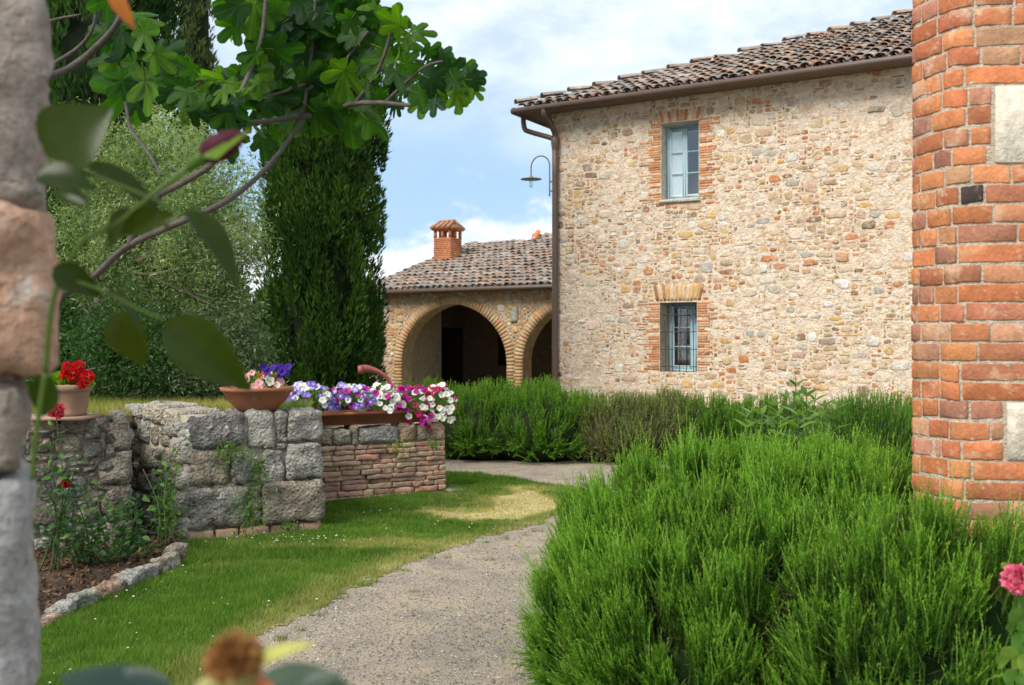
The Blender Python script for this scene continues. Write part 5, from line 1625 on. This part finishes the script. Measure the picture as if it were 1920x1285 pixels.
# pink geranium in the lower corner
pg = empty('pink_geranium', 'pink geranium with round leaves at the corner by the rosemary', 'geranium', tuple(Vector(W(1905, 1285, 2.62)) * 1), 0)
mb = MB(); q0 = W(1908, 1087, 2.60) - pg.location; n = 150; d = unit(N.normal(0, 1, (n, 3)))
leaves_at(mb, d * .023, d + N.normal(0, .5, (n, 3)),   .023, .023, mixcols(n, (.62, .05, .15), (.85, .30, .40)), fold=.2); mb.build('flower_head', M['petal'], pg, loc=tuple(q0))
mb = MB(); tube(mb, catmull([(0.02, .05, -.4), (.03, .03, 0), tuple(q0)], 5), .004, 6, (.12, .2, .05)); mb.build('stem', M['bark'], pg)
def round_leaf(col, rng):
    mb = MB(); n_ = 18; V = [(0, 0, 0)]
    for k in range(n_):
        w = .35 + (2 * math.pi - .7) * k / (n_ - 1) - math.pi / 2; r = .5 * (1 + .07 * math.cos(k * 2.2)); V.append((r * math.cos(w), r * math.sin(w), .10 * math.sin(k * 1.1) + .06))
    mb.add(V, [(0, k, k + 1) for k in range(1, n_)], col); me = mb.mesh('round_leaf', True); me.materials.append(M['leaf']); return me
GL = [round_leaf(c, rf) for c in ((.14, .24, .04), (.07, .16, .025), (.24, .34, .06))]
for (px, py, s, i) in ((1896, 1235, .075, 0), (1905, 1165, .07, 1), (1925, 1245, .07, 2), (1915, 1205, .06, 1), (1882, 1060, .02, 2), (1930, 1150, .07, 0), (1900, 1275, .06, 1), (1912, 1130, .05, 1)):
    o = link('leaf', GL[i], None, pg); o.matrix_basis = orient(W(px, py, 2.60 + rl.uniform(-.05, .06)) - pg.location, (rl.gauss(0, .6), rl.gauss(0, .3), 1), (rl.gauss(0, .3), -1, .35), s)

# ---------------------------------------------------------------- trees
def flame_tree(name, label, x, y, z0, h, rmax, ntuft, nclump, cols, rng, cat='cypress', tip=True, group=None, tl=.16, tw=.045, prof=None, mat='cypress'):
    t = empty(name, label, cat, (x, y, z0), 0, group)
    mb = MB(); tube(mb, [(0, 0, -.1), (0, 0, h * .5), (0, 0, h * .93)], [.16, .10, .02], 8, (.12, .09, .07)); mb.build('trunk', M['bark'], t)
    pr = prof or (lambda f: (min(1, (f / .03)) ** .5 if f < .03 else 1.0 if f < .55 else max(.04, 1 - ((f - .55) / .45) ** 1.6)))
    # upright flame-shaped clumps over the surface
    mb = MB()
    per = max(6, ntuft // nclump)
    C = []
    for k in range(nclump):
        f = rng.random() ** .9; a = rng.uniform(0, 2 * math.pi); rr = rmax * pr(f) * rng.uniform(.70, .98)
        C.append((rr * math.cos(a), rr * math.sin(a), f * h, a, rng.random()))
    C = np.array(C)
    n = nclump * per; id_ = np.repeat(np.arange(nclump), per)
    ch = N.uniform(.35, .85, nclump)[id_]; cr = N.uniform(.08, .18, nclump)[id_] * (rmax / 1.0) ** .5
    f = N.uniform(0, 1, n); ang = N.uniform(0, 2 * np.pi, n)
    rad = cr * np.sin(np.pi * np.clip(f * .93 + .07, 0, 1)) ** .7
    P = np.stack([C[id_, 0] + rad * np.cos(ang), C[id_, 1] + rad * np.sin(ang), C[id_, 2] + (f - .4) * ch], 1)
    P[:, 2] = np.maximum(P[:, 2], .05)
    D = np.stack([.45 * np.cos(ang) + .3 * np.cos(C[id_, 3]), .45 * np.sin(ang) + .3 * np.sin(C[id_, 3]), np.ones(n)], 1) + N.normal(0, .25, (n, 3))
    tone = np.clip(C[id_, 4] * .75 + N.normal(.1, .22, n), 0, 1)[:, None]
    col = np.array(cols[0]) * (1 - tone) + np.array(cols[1]) * tone
    leaves_at(mb, P, D, N.uniform(.6, 1.2, n) * tl, N.uniform(.6, 1.2, n) * tw, col)
    mb.build('crown', M[mat], t)
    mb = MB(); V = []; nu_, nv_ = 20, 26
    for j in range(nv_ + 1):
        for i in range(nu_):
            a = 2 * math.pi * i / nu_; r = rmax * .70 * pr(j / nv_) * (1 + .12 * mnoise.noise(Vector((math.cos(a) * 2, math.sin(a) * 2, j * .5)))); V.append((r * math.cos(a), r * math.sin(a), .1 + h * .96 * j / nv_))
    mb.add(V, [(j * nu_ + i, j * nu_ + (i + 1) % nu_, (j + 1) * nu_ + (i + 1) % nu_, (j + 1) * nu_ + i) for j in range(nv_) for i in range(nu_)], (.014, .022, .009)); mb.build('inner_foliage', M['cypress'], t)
    return t


CYP = ((.014, .042, .009), (.080, .155, .026))
rc = random.Random(101)
flame_tree('cypress_tree', 'broad dark cypress standing beside the loggia', -3.08, 16.2, 0, 10.7, .95, 120000, 950, CYP, rc, group='cypress trees', tl=.12, tw=.030)
flame_tree('cypress_tree', 'thin distant cypress column against the sky', -9.55, 30.0, .5, 15.0, .56, 15000, 330, ((.05, .075, .028), (.12, .15, .06)), rc, group='cypress trees', tl=.2, tw=.06, prof=lambda f: min(1, f / .05) * (1 if f < .8 else max(.1, 1 - (f - .8) / .2)))
flame_tree('cypress_tree', 'wide dark cypress behind the fig tree, cut by the pillar', -6.35, 15.6, .95, 10.5, 1.08, 42000, 420, ((.018, .050, .014), (.06, .13, .03)), rc, group='cypress trees')
flame_tree('cypress_tree', 'dark evergreen at the pillar edge behind olive and fig', -8.5, 17.0, .95, 11, 1.5, 26000, 300, CYP, rc, group='cypress trees')


def leafy_tree(name, label, base, lobes, n, cols, leaf, rng, trunk, cat='tree', mat='leaf', nclump=160, hang=0.0, group=None, tr=.11):
    t = empty(name, label, cat, base, 0, group)
    mb = MB(); B0 = np.array(base)
    for path in trunk:
        c = catmull([np.array(p) - B0 for p in path], 5); tube(mb, c, np.linspace(tr, tr * .3, len(c)), 8, (.20, .165, .13), bump=.12, rng=rng)
    for (c, r) in lobes:
        for k in range(7):
            a = unit(N.normal(0, 1, (1, 3)))[0] * np.array(r) * .85; s = np.array(trunk[0][-1]) - B0; e = np.array(c) + a - B0
            tube(mb, catmull([s, (s + e) / 2 + N.normal(0, .08, 3), e], 4), np.linspace(.03, .005, 9), 5, (.17, .14, .11))
    mb.build('trunk', M['bark'], t)
    vol = np.array([r[0] * r[1] * r[2] for c, r in lobes]); vol = vol ** .75 / (vol ** .75).sum()
    P = []; tone = []
    for (c, r), v in zip(lobes, vol):
        m = int(nclump * v) + 1; per = int(n * v / m)
        d = unit(N.normal(0, 1, (m, 3))) * (N.uniform(.15, 1, m) ** .4)[:, None]
        cc = np.array(c) + d * np.array(r); cr = N.uniform(.13, .30, m)
        id_ = np.repeat(np.arange(m), per)
        q = N.normal(0, .55, (len(id_), 3)); q[:, 2] -= hang * np.abs(N.normal(0, 1, len(id_)))
        P.append(cc[id_] + q * cr[id_][:, None]); tone.append(np.clip(N.uniform(0, .8, m)[id_] + N.normal(.1, .22, len(id_)), 0, 1))
    P = np.concatenate(P); tone = np.concatenate(tone)[:, None]; k = len(P)
    D = N.normal(0, 1, (k, 3)) + np.array((0, 0, -hang * .7))
    mb = MB(); leaves_at(mb, P - B0, D, N.uniform(.7, 1.25, k) * leaf[0], N.uniform(.7, 1.2, k) * leaf[1], np.array(cols[0]) * (1 - tone) + np.array(cols[1]) * tone, fold=.15)
    mb.build('crown', M[mat], t)
    return t


def wl(px, py, Z): return tuple(W(px, py, Z))
def lobe(px, py, Z, rpx, rpy, ry): s = Z / F; return (wl(px, py, Z), (rpx * s, ry, rpy * s))
ro = random.Random(55)
leafy_tree('olive_tree', 'silvery olive tree behind the wall, trunk leaning left', (*wl(150, 745, 11.5)[:2], .95),
           [lobe(230, 330, 11.5, 110, 130, .8), lobe(330, 330, 11.3, 100, 120, .8), lobe(390, 430, 11.0, 90, 120, .8), lobe(180, 470, 11.5, 120, 110, .8), lobe(300, 480, 11.2, 140, 110, .8), lobe(440, 400, 10.9, 45, 100, .5), lobe(430, 560, 11, 45, 60, .5)],
           62000, ((.045, .095, .025), (.36, .43, .21)), (.062, .014), ro, [[wl(150, 745, 11.5), wl(140, 660, 11.5), wl(170, 590, 11.4), wl(230, 500, 11.3)], [wl(150, 700, 11.5), wl(185, 620, 11.4), wl(260, 540, 11.2)]], cat='olive tree', nclump=420, tr=.10)
shr = [('laurel_shrub', 'dark laurel-like shrub behind the low wall under the olive', (270, 670, 10.6), [lobe(240, 640, 10.6, 80, 70, .5), lobe(290, 690, 10.4, 70, 60, .4), lobe(200, 690, 10.6, 60, 60, .4)], ((.022, .06, .016), (.07, .14, .04))),
       ('laurel_shrub', 'grey-green shrub between the terracotta bowl and the olive', (400, 680, 10.5), [lobe(400, 650, 10.8, 80, 80, .5), lobe(370, 700, 10.4, 80, 50, .4), lobe(450, 690, 10.8, 50, 60, .4)], ((.05, .085, .04), (.15, .20, .10))),
       ('laurel_shrub', 'bright green shrub beside the geranium pot', (110, 640, 11.4), [lobe(110, 620, 11.4, 80, 80, .5), lobe(120, 690, 11.2, 90, 70, .5)], ((.03, .08, .02), (.09, .17, .05)))]
for nm, lab, (px, py, Z), lb, cc in shr:
    b = (*wl(px, py, Z)[:2], .95)
    leafy_tree(nm, lab, b, lb, 17000, cc, (.055, .02), ro, [[b, (b[0], b[1], 1.4)]], cat='shrub', nclump=120, group='shrubs under the olive', tr=.03)
# farther greenery that closes the gaps
for k, (px, Z, top, rp_) in enumerate(((90, 22, 430, 260), (300, 24, 470, 200), (470, 26, 520, 120))):
    hgt_ = EYE + (642.5 - top) / F * Z; x = (px - 960) / F * Z; rx = rp_ * Z / F
    leafy_tree('broadleaf_tree', ('leafy tree far behind the pillar and olive', 'leafy tree far behind the olive crown', 'small far tree between olive and cypress')[k], (x, Z, 0),
               [((x, Z, hgt_ * .60), (rx, 1.4, hgt_ * .42)), ((x + rx * .4, Z, hgt_ * .35), (rx, 1.2, hgt_ * .35))], 15000, ((.04, .085, .03), (.13, .20, .07)), (.16, .09), ro, [[(x, Z, 0), (x, Z, hgt_ * .5)]], nclump=130, group='far trees behind the garden', tr=.14)
# low hills on the horizon
mb = MB(); V = []
for i in range(81):
    a = -1.3 + 2.6 * i / 80; r_ = 300
    h_ = 5 + 5 * mnoise.noise(Vector((i * .13, 0, 3)))
    V += [(r_ * math.sin(a), r_ * math.cos(a), -1), (r_ * 1.25 * math.sin(a), r_ * 1.25 * math.cos(a), h_)]
mb.add(V, [(2 * i, 2 * i + 2, 2 * i + 3, 2 * i + 1) for i in range(80)], (.10, .13, .07)); tag(mb.build('hills', M['turf']), kind='structure')

# ---------------------------------------------------------------- fig tree
fz = 3.75
fig = empty('fig_tree', 'fig tree branches with big lobed leaves reaching in from the left', 'fig tree', (-2.35, fz, 0))
FB = [([(-40, 760), (30, 620), (105, 560), (170, 525), (235, 465), (330, 420), (420, 380), (490, 325), (540, 265), (565, 222), (575, 170), (588, 60), (592, -60)], .026, .009),
      ([(565, 220), (620, 208), (665, 195), (720, 193), (770, 197), (815, 180)], .0125, .006), ([(665, 195), (700, 150), (722, 100), (735, 50)], .009, .005),
      ([(565, 217), (500, 228), (440, 230), (420, 238)], .011, .006), ([(300, 365), (395, 310), (430, 245), (446, 187), (470, 130), (492, 60), (500, -40)], .012, .007),
      ([(240, 465), (270, 410), (300, 365)], .013, .012), ([(-20, 190), (40, 160), (130, 128), (190, 80), (225, 35), (250, -30)], .019, .010), ([(60, 140), (140, 95), (175, 50), (182, -20)], .009, .005), ([(30, 62), (100, 38), (150, 28)], .008, .004),
      ([(235, 180), (245, 240), (280, 290), (303, 330)], .007, .005), ([(722, 193), (790, 130), (830, 115)], .007, .004), ([(590, 150), (540, 170), (480, 185)], .007, .004), ([(575, 170), (640, 120), (690, 60)], .008, .004)]
branch_pts = []
for path, r0, r1 in FB:
    c = catmull([W(px, py, fz + .25 * math.sin(px * .013)) - fig.location for px, py in path], 6)
    mb = MB(); tube(mb, c, np.linspace(r0, r1, len(c)) * (1 if r0 < .02 else .62), 8, (.095, .082, .076), bump=.06, rng=rl); mb.build('branch', M['bark'], fig, True)
mb = MB(); tube(mb, catmull([(0, 0, 0), (.02, .02, .5), tuple(W(-40, 760, fz) - fig.location), tuple(W(-20, 190, fz) - fig.location)], 6), np.linspace(.09, .03, 19), 10, (.22, .19, .17), bump=.08, rng=rl); mb.build('trunk', M['bark'], fig, True)


def fig_leaf(col, rng, lobes5=True):
    lob = [(0, 1.0, .47), (.95, .88, .44), (-.95, .88, .44), (1.85, .58, .48), (-1.85, .58, .48)] if lobes5 else [(0, 1.0, .55), (1.0, .80, .50), (-1.0, .80, .50), (2.0, .5, .5), (-2.0, .5, .5)]
    n_ = 54; V = [(0, .0, 0)]; ring = []
    for k in range(n_):
        th = -math.pi * .94 + 2 * math.pi * .94 * k / (n_ - 1)
        r = .40 if lobes5 else .48
        for (a, L, w) in lob:
            u = abs(th - a) / w
            if u < 1: r = max(r, L * (1 - u ** 2.6) ** .55)
        r *= 1 + .035 * math.sin(k * 2.9) * rng.uniform(.3, 1)
        ring.append((r, th))
    ph = rng.uniform(0, 6)
    for f in (.33, .66, 1.0):
        for (r, th) in ring:
            x, y = f * r * math.sin(th), f * r * math.cos(th)
            rib = 0
            V.append((x, y, -.30 * (f * r) ** 2 + .10 * math.sin(2.3 * x + ph) * f + .06 * math.sin(4.1 * y + 2 * ph) * f * f))
    Fs = [(0, 1 + k + 1, 1 + k) for k in range(n_ - 1)] + [(1 + q * n_ + k, 2 + q * n_ + k, 2 + (q + 1) * n_ + k, 1 + (q + 1) * n_ + k) for q in (0, 1) for k in range(n_ - 1)]
    rib_ = [any(abs((ring[k][1] + ring[k + 1][1]) / 2 - a) < .06 for a, L, w in lob) for k in range(n_ - 1)]
    Cc = [tuple(min(1, c * 1.28 + .006) for c in col) if q else tuple(c * rng.uniform(.9, 1.1) for c in col) for q in rib_] * 3
    mb = MB(); mb.add(V, [f for f in Fs], np.array(Cc))
    tube(mb, [(0, 0, 0), (0, -.25, .02), (0, -.5, .08)], [.022, .018, .016], 5, (.16, .22, .05), cap=False)
    me = mb.mesh('fig_leaf', True); me.materials.append(M['figleaf']); return me


FIGC = [(.028, .088, .008), (.044, .120, .009), (.018, .060, .012), (.055, .105, .05), (.070, .155, .012), (.012, .042, .012), (.032, .100, .008), (.018, .055, .022)]
rg = random.Random(29)
FL = [fig_leaf(c, rg, i % 3 != 2) for i, c in enumerate(FIGC)]
# photo positions of leaf bases, length in photo px, way the tip points (degrees from straight down, + to the right)
LV = [(655, 215, 125, 12), (690, 225, 105, 60), (745, 190, 55, -10), (738, 188, 62, 25), (785, 175, 80, 70), (800, 170, 75, 20), (830, 160, 85, 55), (842, 150, 88, 95), (868, 150, 70, 75), (872, 165, 62, 30), (870, 140, 66, 115), (855, 175, 70, 10), (850, 145, 75, 30), (838, 140, 60, 130), (825, 120, 70, 110),
      (800, 100, 62, 140), (780, 60, 75, 95), (745, 50, 85, 100), (735, 50, 85, 170), (725, 60, 70, -140), (715, 90, 80, 60), (720, 110, 80, -30), (760, 120, 90, 70), (770, 150, 85, 15), (740, 150, 90, -15), (700, 150, 90, 30), (690, 120, 85, -100),
      (640, 30, 95, 60), (650, 20, 90, 120), (610, 20, 100, -40), (600, 40, 110, 20), (590, 90, 100, 60), (580, 120, 110, -60), (575, 150, 100, 100), (560, 60, 110, -80), (540, 30, 110, 150), (520, 20, 100, -120), (500, 40, 110, -60), (490, 60, 100, 40),
      (480, 100, 90, -30), (470, 130, 105, 60), (465, 150, 100, -80), (450, 185, 100, -50), (445, 190, 90, 20), (440, 200, 80, 90), (430, 250, 75, 10), (435, 240, 70, 60), (420, 150, 90, -70), (400, 170, 85, -20), (395, 150, 80, -110), (380, 180, 70, 40),
      (560, 190, 105, -40), (550, 200, 90, 10), (600, 205, 85, 15), (620, 210, 80, -20), (530, 170, 95, -70), (510, 160, 100, 80), (490, 190, 80, 0), (640, 150, 100, 20), (630, 130, 100, -60), (660, 100, 95, 60), (660, 80, 90, -150), (680, 60, 85, 90), (620, 90, 95, 130),
      (600, 0, 110, 90), (560, 0, 110, 20), (480, 0, 105, -100), (450, 10, 90, -60), (440, 30, 85, 20), (430, 0, 80, -110), (665, 0, 90, 60), (690, 20, 85, 100), (700, 40, 60, 160), (640, 60, 90, -20),
      (270, 60, 110, 40), (290, 100, 105, 60), (250, 120, 110, 10), (230, 150, 110, -50), (260, 160, 100, 70), (215, 110, 110, -20), (200, 60, 105, -60), (235, 30, 105, 90), (190, 10, 100, 60), 
      (240, 170, 115, -35), (255, 180, 105, 25), (350, 170, 95, -60), (360, 200, 75, 50), (345, 215, 60, -20), (520, 250, 70, -30), (590, 210, 90, 40), (615, 200, 110, 60), (680, 200, 90, 100), (710, 180, 80, 80)]
LV += [(885, 150, 60, 80), (888, 165, 55, 40), (880, 140, 60, 110), (860, 185, 62, 5), (815, 190, 60, -10), (870, 128, 55, 130), (790, 190, 70, 10), (760, 70, 70, 70), (820, 105, 60, 80)]
LV = [(px, py, lp_ * .80, dg) for px, py, lp_, dg in LV] + [(px + rg.gauss(0, 26), py + rg.gauss(0, 24), lp_ * .72, dg + rg.gauss(0, 50)) for px, py, lp_, dg in LV if px < 800]
for k, (px, py, lp_, dg) in enumerate(LV):
    if (300 < px < 415 and py < 130) or (px < 330 and py > 190) or (px > 690 and py > 212): continue
    Z = fz + .25 * math.sin(px * .013) + rg.uniform(-.08, .32); p = W(px, py, Z) - fig.location; s = lp_ * Z / F * rg.uniform(.52, .86)
    a = math.radians(dg + rg.uniform(-10, 10)); d = Vector((math.sin(a), rg.uniform(-.45, .25), -math.cos(a)))
    up = Vector((rg.gauss(0, .5), -.75 + rg.gauss(0, .4), .45 + rg.gauss(0, .5)))
    if rg.random() < .4: up = Vector((rg.gauss(0, .4), .75 + rg.gauss(0, .3), .7 + rg.gauss(0, .3)))
    o = link('leaf', FL[rg.randrange(len(FL))], None, fig); o.matrix_basis = orient(p, d, up, (s * rg.uniform(.85, 1.1), s, s))

# ---------------------------------------------------------------- blurred rose shoot close to the camera
rz0 = 1.12
rose = empty('climbing_rose', 'out-of-focus rose shoot with a pink bud by the pillar', 'rose', (-.62, rz0, .9))
GS = (.10, .16, .035)
for path, r0, r1 in (([(85, 700), (100, 560), (150, 460), (220, 420), (300, 355), (355, 315), (395, 285)], .0028, .0034), ([(90, 300), (190, 335), (290, 375), (350, 405)], .0024, .0014), ([(120, 520), (190, 545), (260, 580), (310, 600)], .0022, .0014), ([(155, 460), (165, 380), (150, 330)], .002, .0012), ([(60, 900), (70, 800), (85, 700)], .003, .003)):
    mb = MB(); c = catmull([W(px, py, rz0) - rose.location for px, py in path], 6); tube(mb, c, np.linspace(r0, r1, len(c)), 7, GS); mb.build('stem', M['roseleaf'], rose, True)
mb = MB(); c = np.array([W(px, py, rz0) - rose.location for px, py in ((376, 295), (392, 287), (410, 277), (428, 268), (446, 258), (460, 250))]); tube(mb, c, [.006, .0135, .0165, .0150, .0095, .003], 12, (.085, .012, .03)); mb.build('bud', M['petal'], rose, True)
mb = MB()
for (off, tip) in (((0, .010), (478, 238)), ((-.006, -.008), (450, 262)), ((.006, 0), (462, 244))):
    c = [W(382, 292, rz0 - .013) - rose.location, W(412, 283 + off[1] * 600, rz0 - .0175) - rose.location, W(*tip, rz0 - .012) - rose.location]; c = np.array([tuple(q) for q in c]); n_ = np.array((.25, 0, .45)) * .012
    mb.add(np.concatenate([c - n_ * np.array([[.4], [1], [.1]]), c + n_ * np.array([[.4], [1], [.1]])]), [(0, 1, 4, 3), (1, 2, 5, 4)], (.20, .32, .05))
mb.build('sepal', M['roseleaf'], rose)
mb = MB(); c = np.array([W(px, py, rz0) - rose.location for px, py in ((352, 318), (372, 300), (386, 291))]); tube(mb, c, [.004, .0085, .009], 10, (.11, .2, .04)); mb.build('hip', M['roseleaf'], rose, True)
RLC = [(.028, .050, .007), (.022, .042, .007), (.036, .056, .006)]
RME = []
for c in RLC:
    me = ovate_leaf(1.0, .60, c, rf, 10, .42, .28).mesh('rose_leaf', True); me.materials.append(M['roseleaf']); RME.append(me)
# base px, tip px, width factor, normal
RLV = [((92, 300), (178, 205), 1.25, (.1, -1, .2), 0), ((70, 330), (165, 335), .75, (0, -.8, .6), 1), ((150, 310), (330, 395), .38, (.1, -.6, .9), 0), ((345, 395), (462, 515), .50, (.5, -.6, .6), 0), ((300, 395), (225, 440), .7, (0, -1, -.3), 2), ((330, 405), (250, 420), .5, (.2, -1, .1), 2),
       ((100, 500), (182, 550), .75, (0, -1, .2), 1), ((195, 545), (280, 608), .50, (.25, -.25, 1), 0), ((215, 585), (265, 680), .85, (.2, -1, 0), 2), ((312, 600), (455, 722), .66, (.15, -1, .1), 0), ((95, 705), (70, 785), .8, (.1, -1, 0), 1), ((165, 385), (90, 350), .5, (0, -1, .4), 1), ((245, 390), (200, 455), .6, (.1, -1, .3), 2)]
for (b, t_, wf, nr, ci) in RLV:
    dz = rl.uniform(-.04, .05); p = W(*b, rz0 + dz) - rose.location; q = W(*t_, rz0 + dz + rl.uniform(-.03, .02)) - rose.location; d = q - p; L = d.length * 1.06
    o = link('leaf', RME[ci], None, rose); o.matrix_basis = orient(p, d, nr, (L * wf / .60 * .86, L, L))
o = link('dry_leaf', ovate_leaf(1.0, .5, (.42, .14, .04), rf, 8, .3, .2).mesh('dry_leaf', True), M['roseleaf'], rose)
p = W(205, -20, rz0) - rose.location; q = W(250, 50, rz0) - rose.location; o.matrix_basis = orient(p, q - p, (.1, -1, .2), ((q - p).length * .8, (q - p).length, (q - p).length))

# faded rose at the bottom edge, nearer still
wz = .66
wr = empty('faded_rose', 'withered brown rose head with pale sepals at the bottom edge', 'rose', tuple(W(445, 1330, wz)))
mb = MB(); q0 = W(440, 1240, wz) - wr.location; n = 220; d = unit(N.normal(0, 1, (n, 3)))
leaves_at(mb, d * .006, d + N.normal(0, .4, (n, 3)), .016, .009, mixcols(n, (.24, .095, .03), (.52, .28, .10)), fold=.3); mb.build('withered_petals', M['petal'], wr, loc=tuple(q0))
mb = MB(); tube(mb, [tuple(W(442, 1262, wz) - wr.location), tuple(W(446, 1282, wz) - wr.location), tuple(W(450, 1330, wz) - wr.location)], [.016, .0145, .004], 12, (.38, .36, .13)); mb.build('hip', M['roseleaf'], wr, True)
for (b, t_, wf, c) in (((460, 1262), (585, 1195), .30, (.48, .50, .16)), ((425, 1265), (350, 1300), .4, (.45, .42, .18)), ((470, 1275), (520, 1300), .5, (.50, .16, .14))):
    me = ovate_leaf(1.0, .6, c, rf, 6, .3, .1).mesh('sepal', True); me.materials.append(M['roseleaf']); p = W(*b, wz) - wr.location; d = W(*t_, wz - .01) - wr.location - p
    o = link('sepal', me, None, wr); o.matrix_basis = orient(p, d, (0, -.5, 1), (d.length * wf / .6, d.length, d.length))
for (b, t_, wf, c) in (((470, 1290), (700, 1300), .55, (.075, .115, .095)), ((300, 1330), (110, 1250), .6, (.035, .065, .055)), ((330, 1300), (95, 1290), .45, (.03, .055, .05)), ((560, 1300), (640, 1255), .5, (.09, .13, .11))):
    me = ovate_leaf(1.0, .6, c, rf, 8, .25, .15).mesh('rose_leaf', True); me.materials.append(M['roseleaf']); p = W(*b, wz + .05) - wr.location; d = W(*t_, wz + .05) - wr.location - p
    o = link('leaf', me, None, wr); o.matrix_basis = orient(p, d, (0, -.6, 1), (d.length * wf / .6, d.length, d.length))
mb = MB(); tube(mb, [tuple(W(450, 1325, wz) - wr.location), tuple(W(440, 1500, wz) - wr.location)], .0035, 6, GS); mb.build('stem', M['roseleaf'], wr, True)
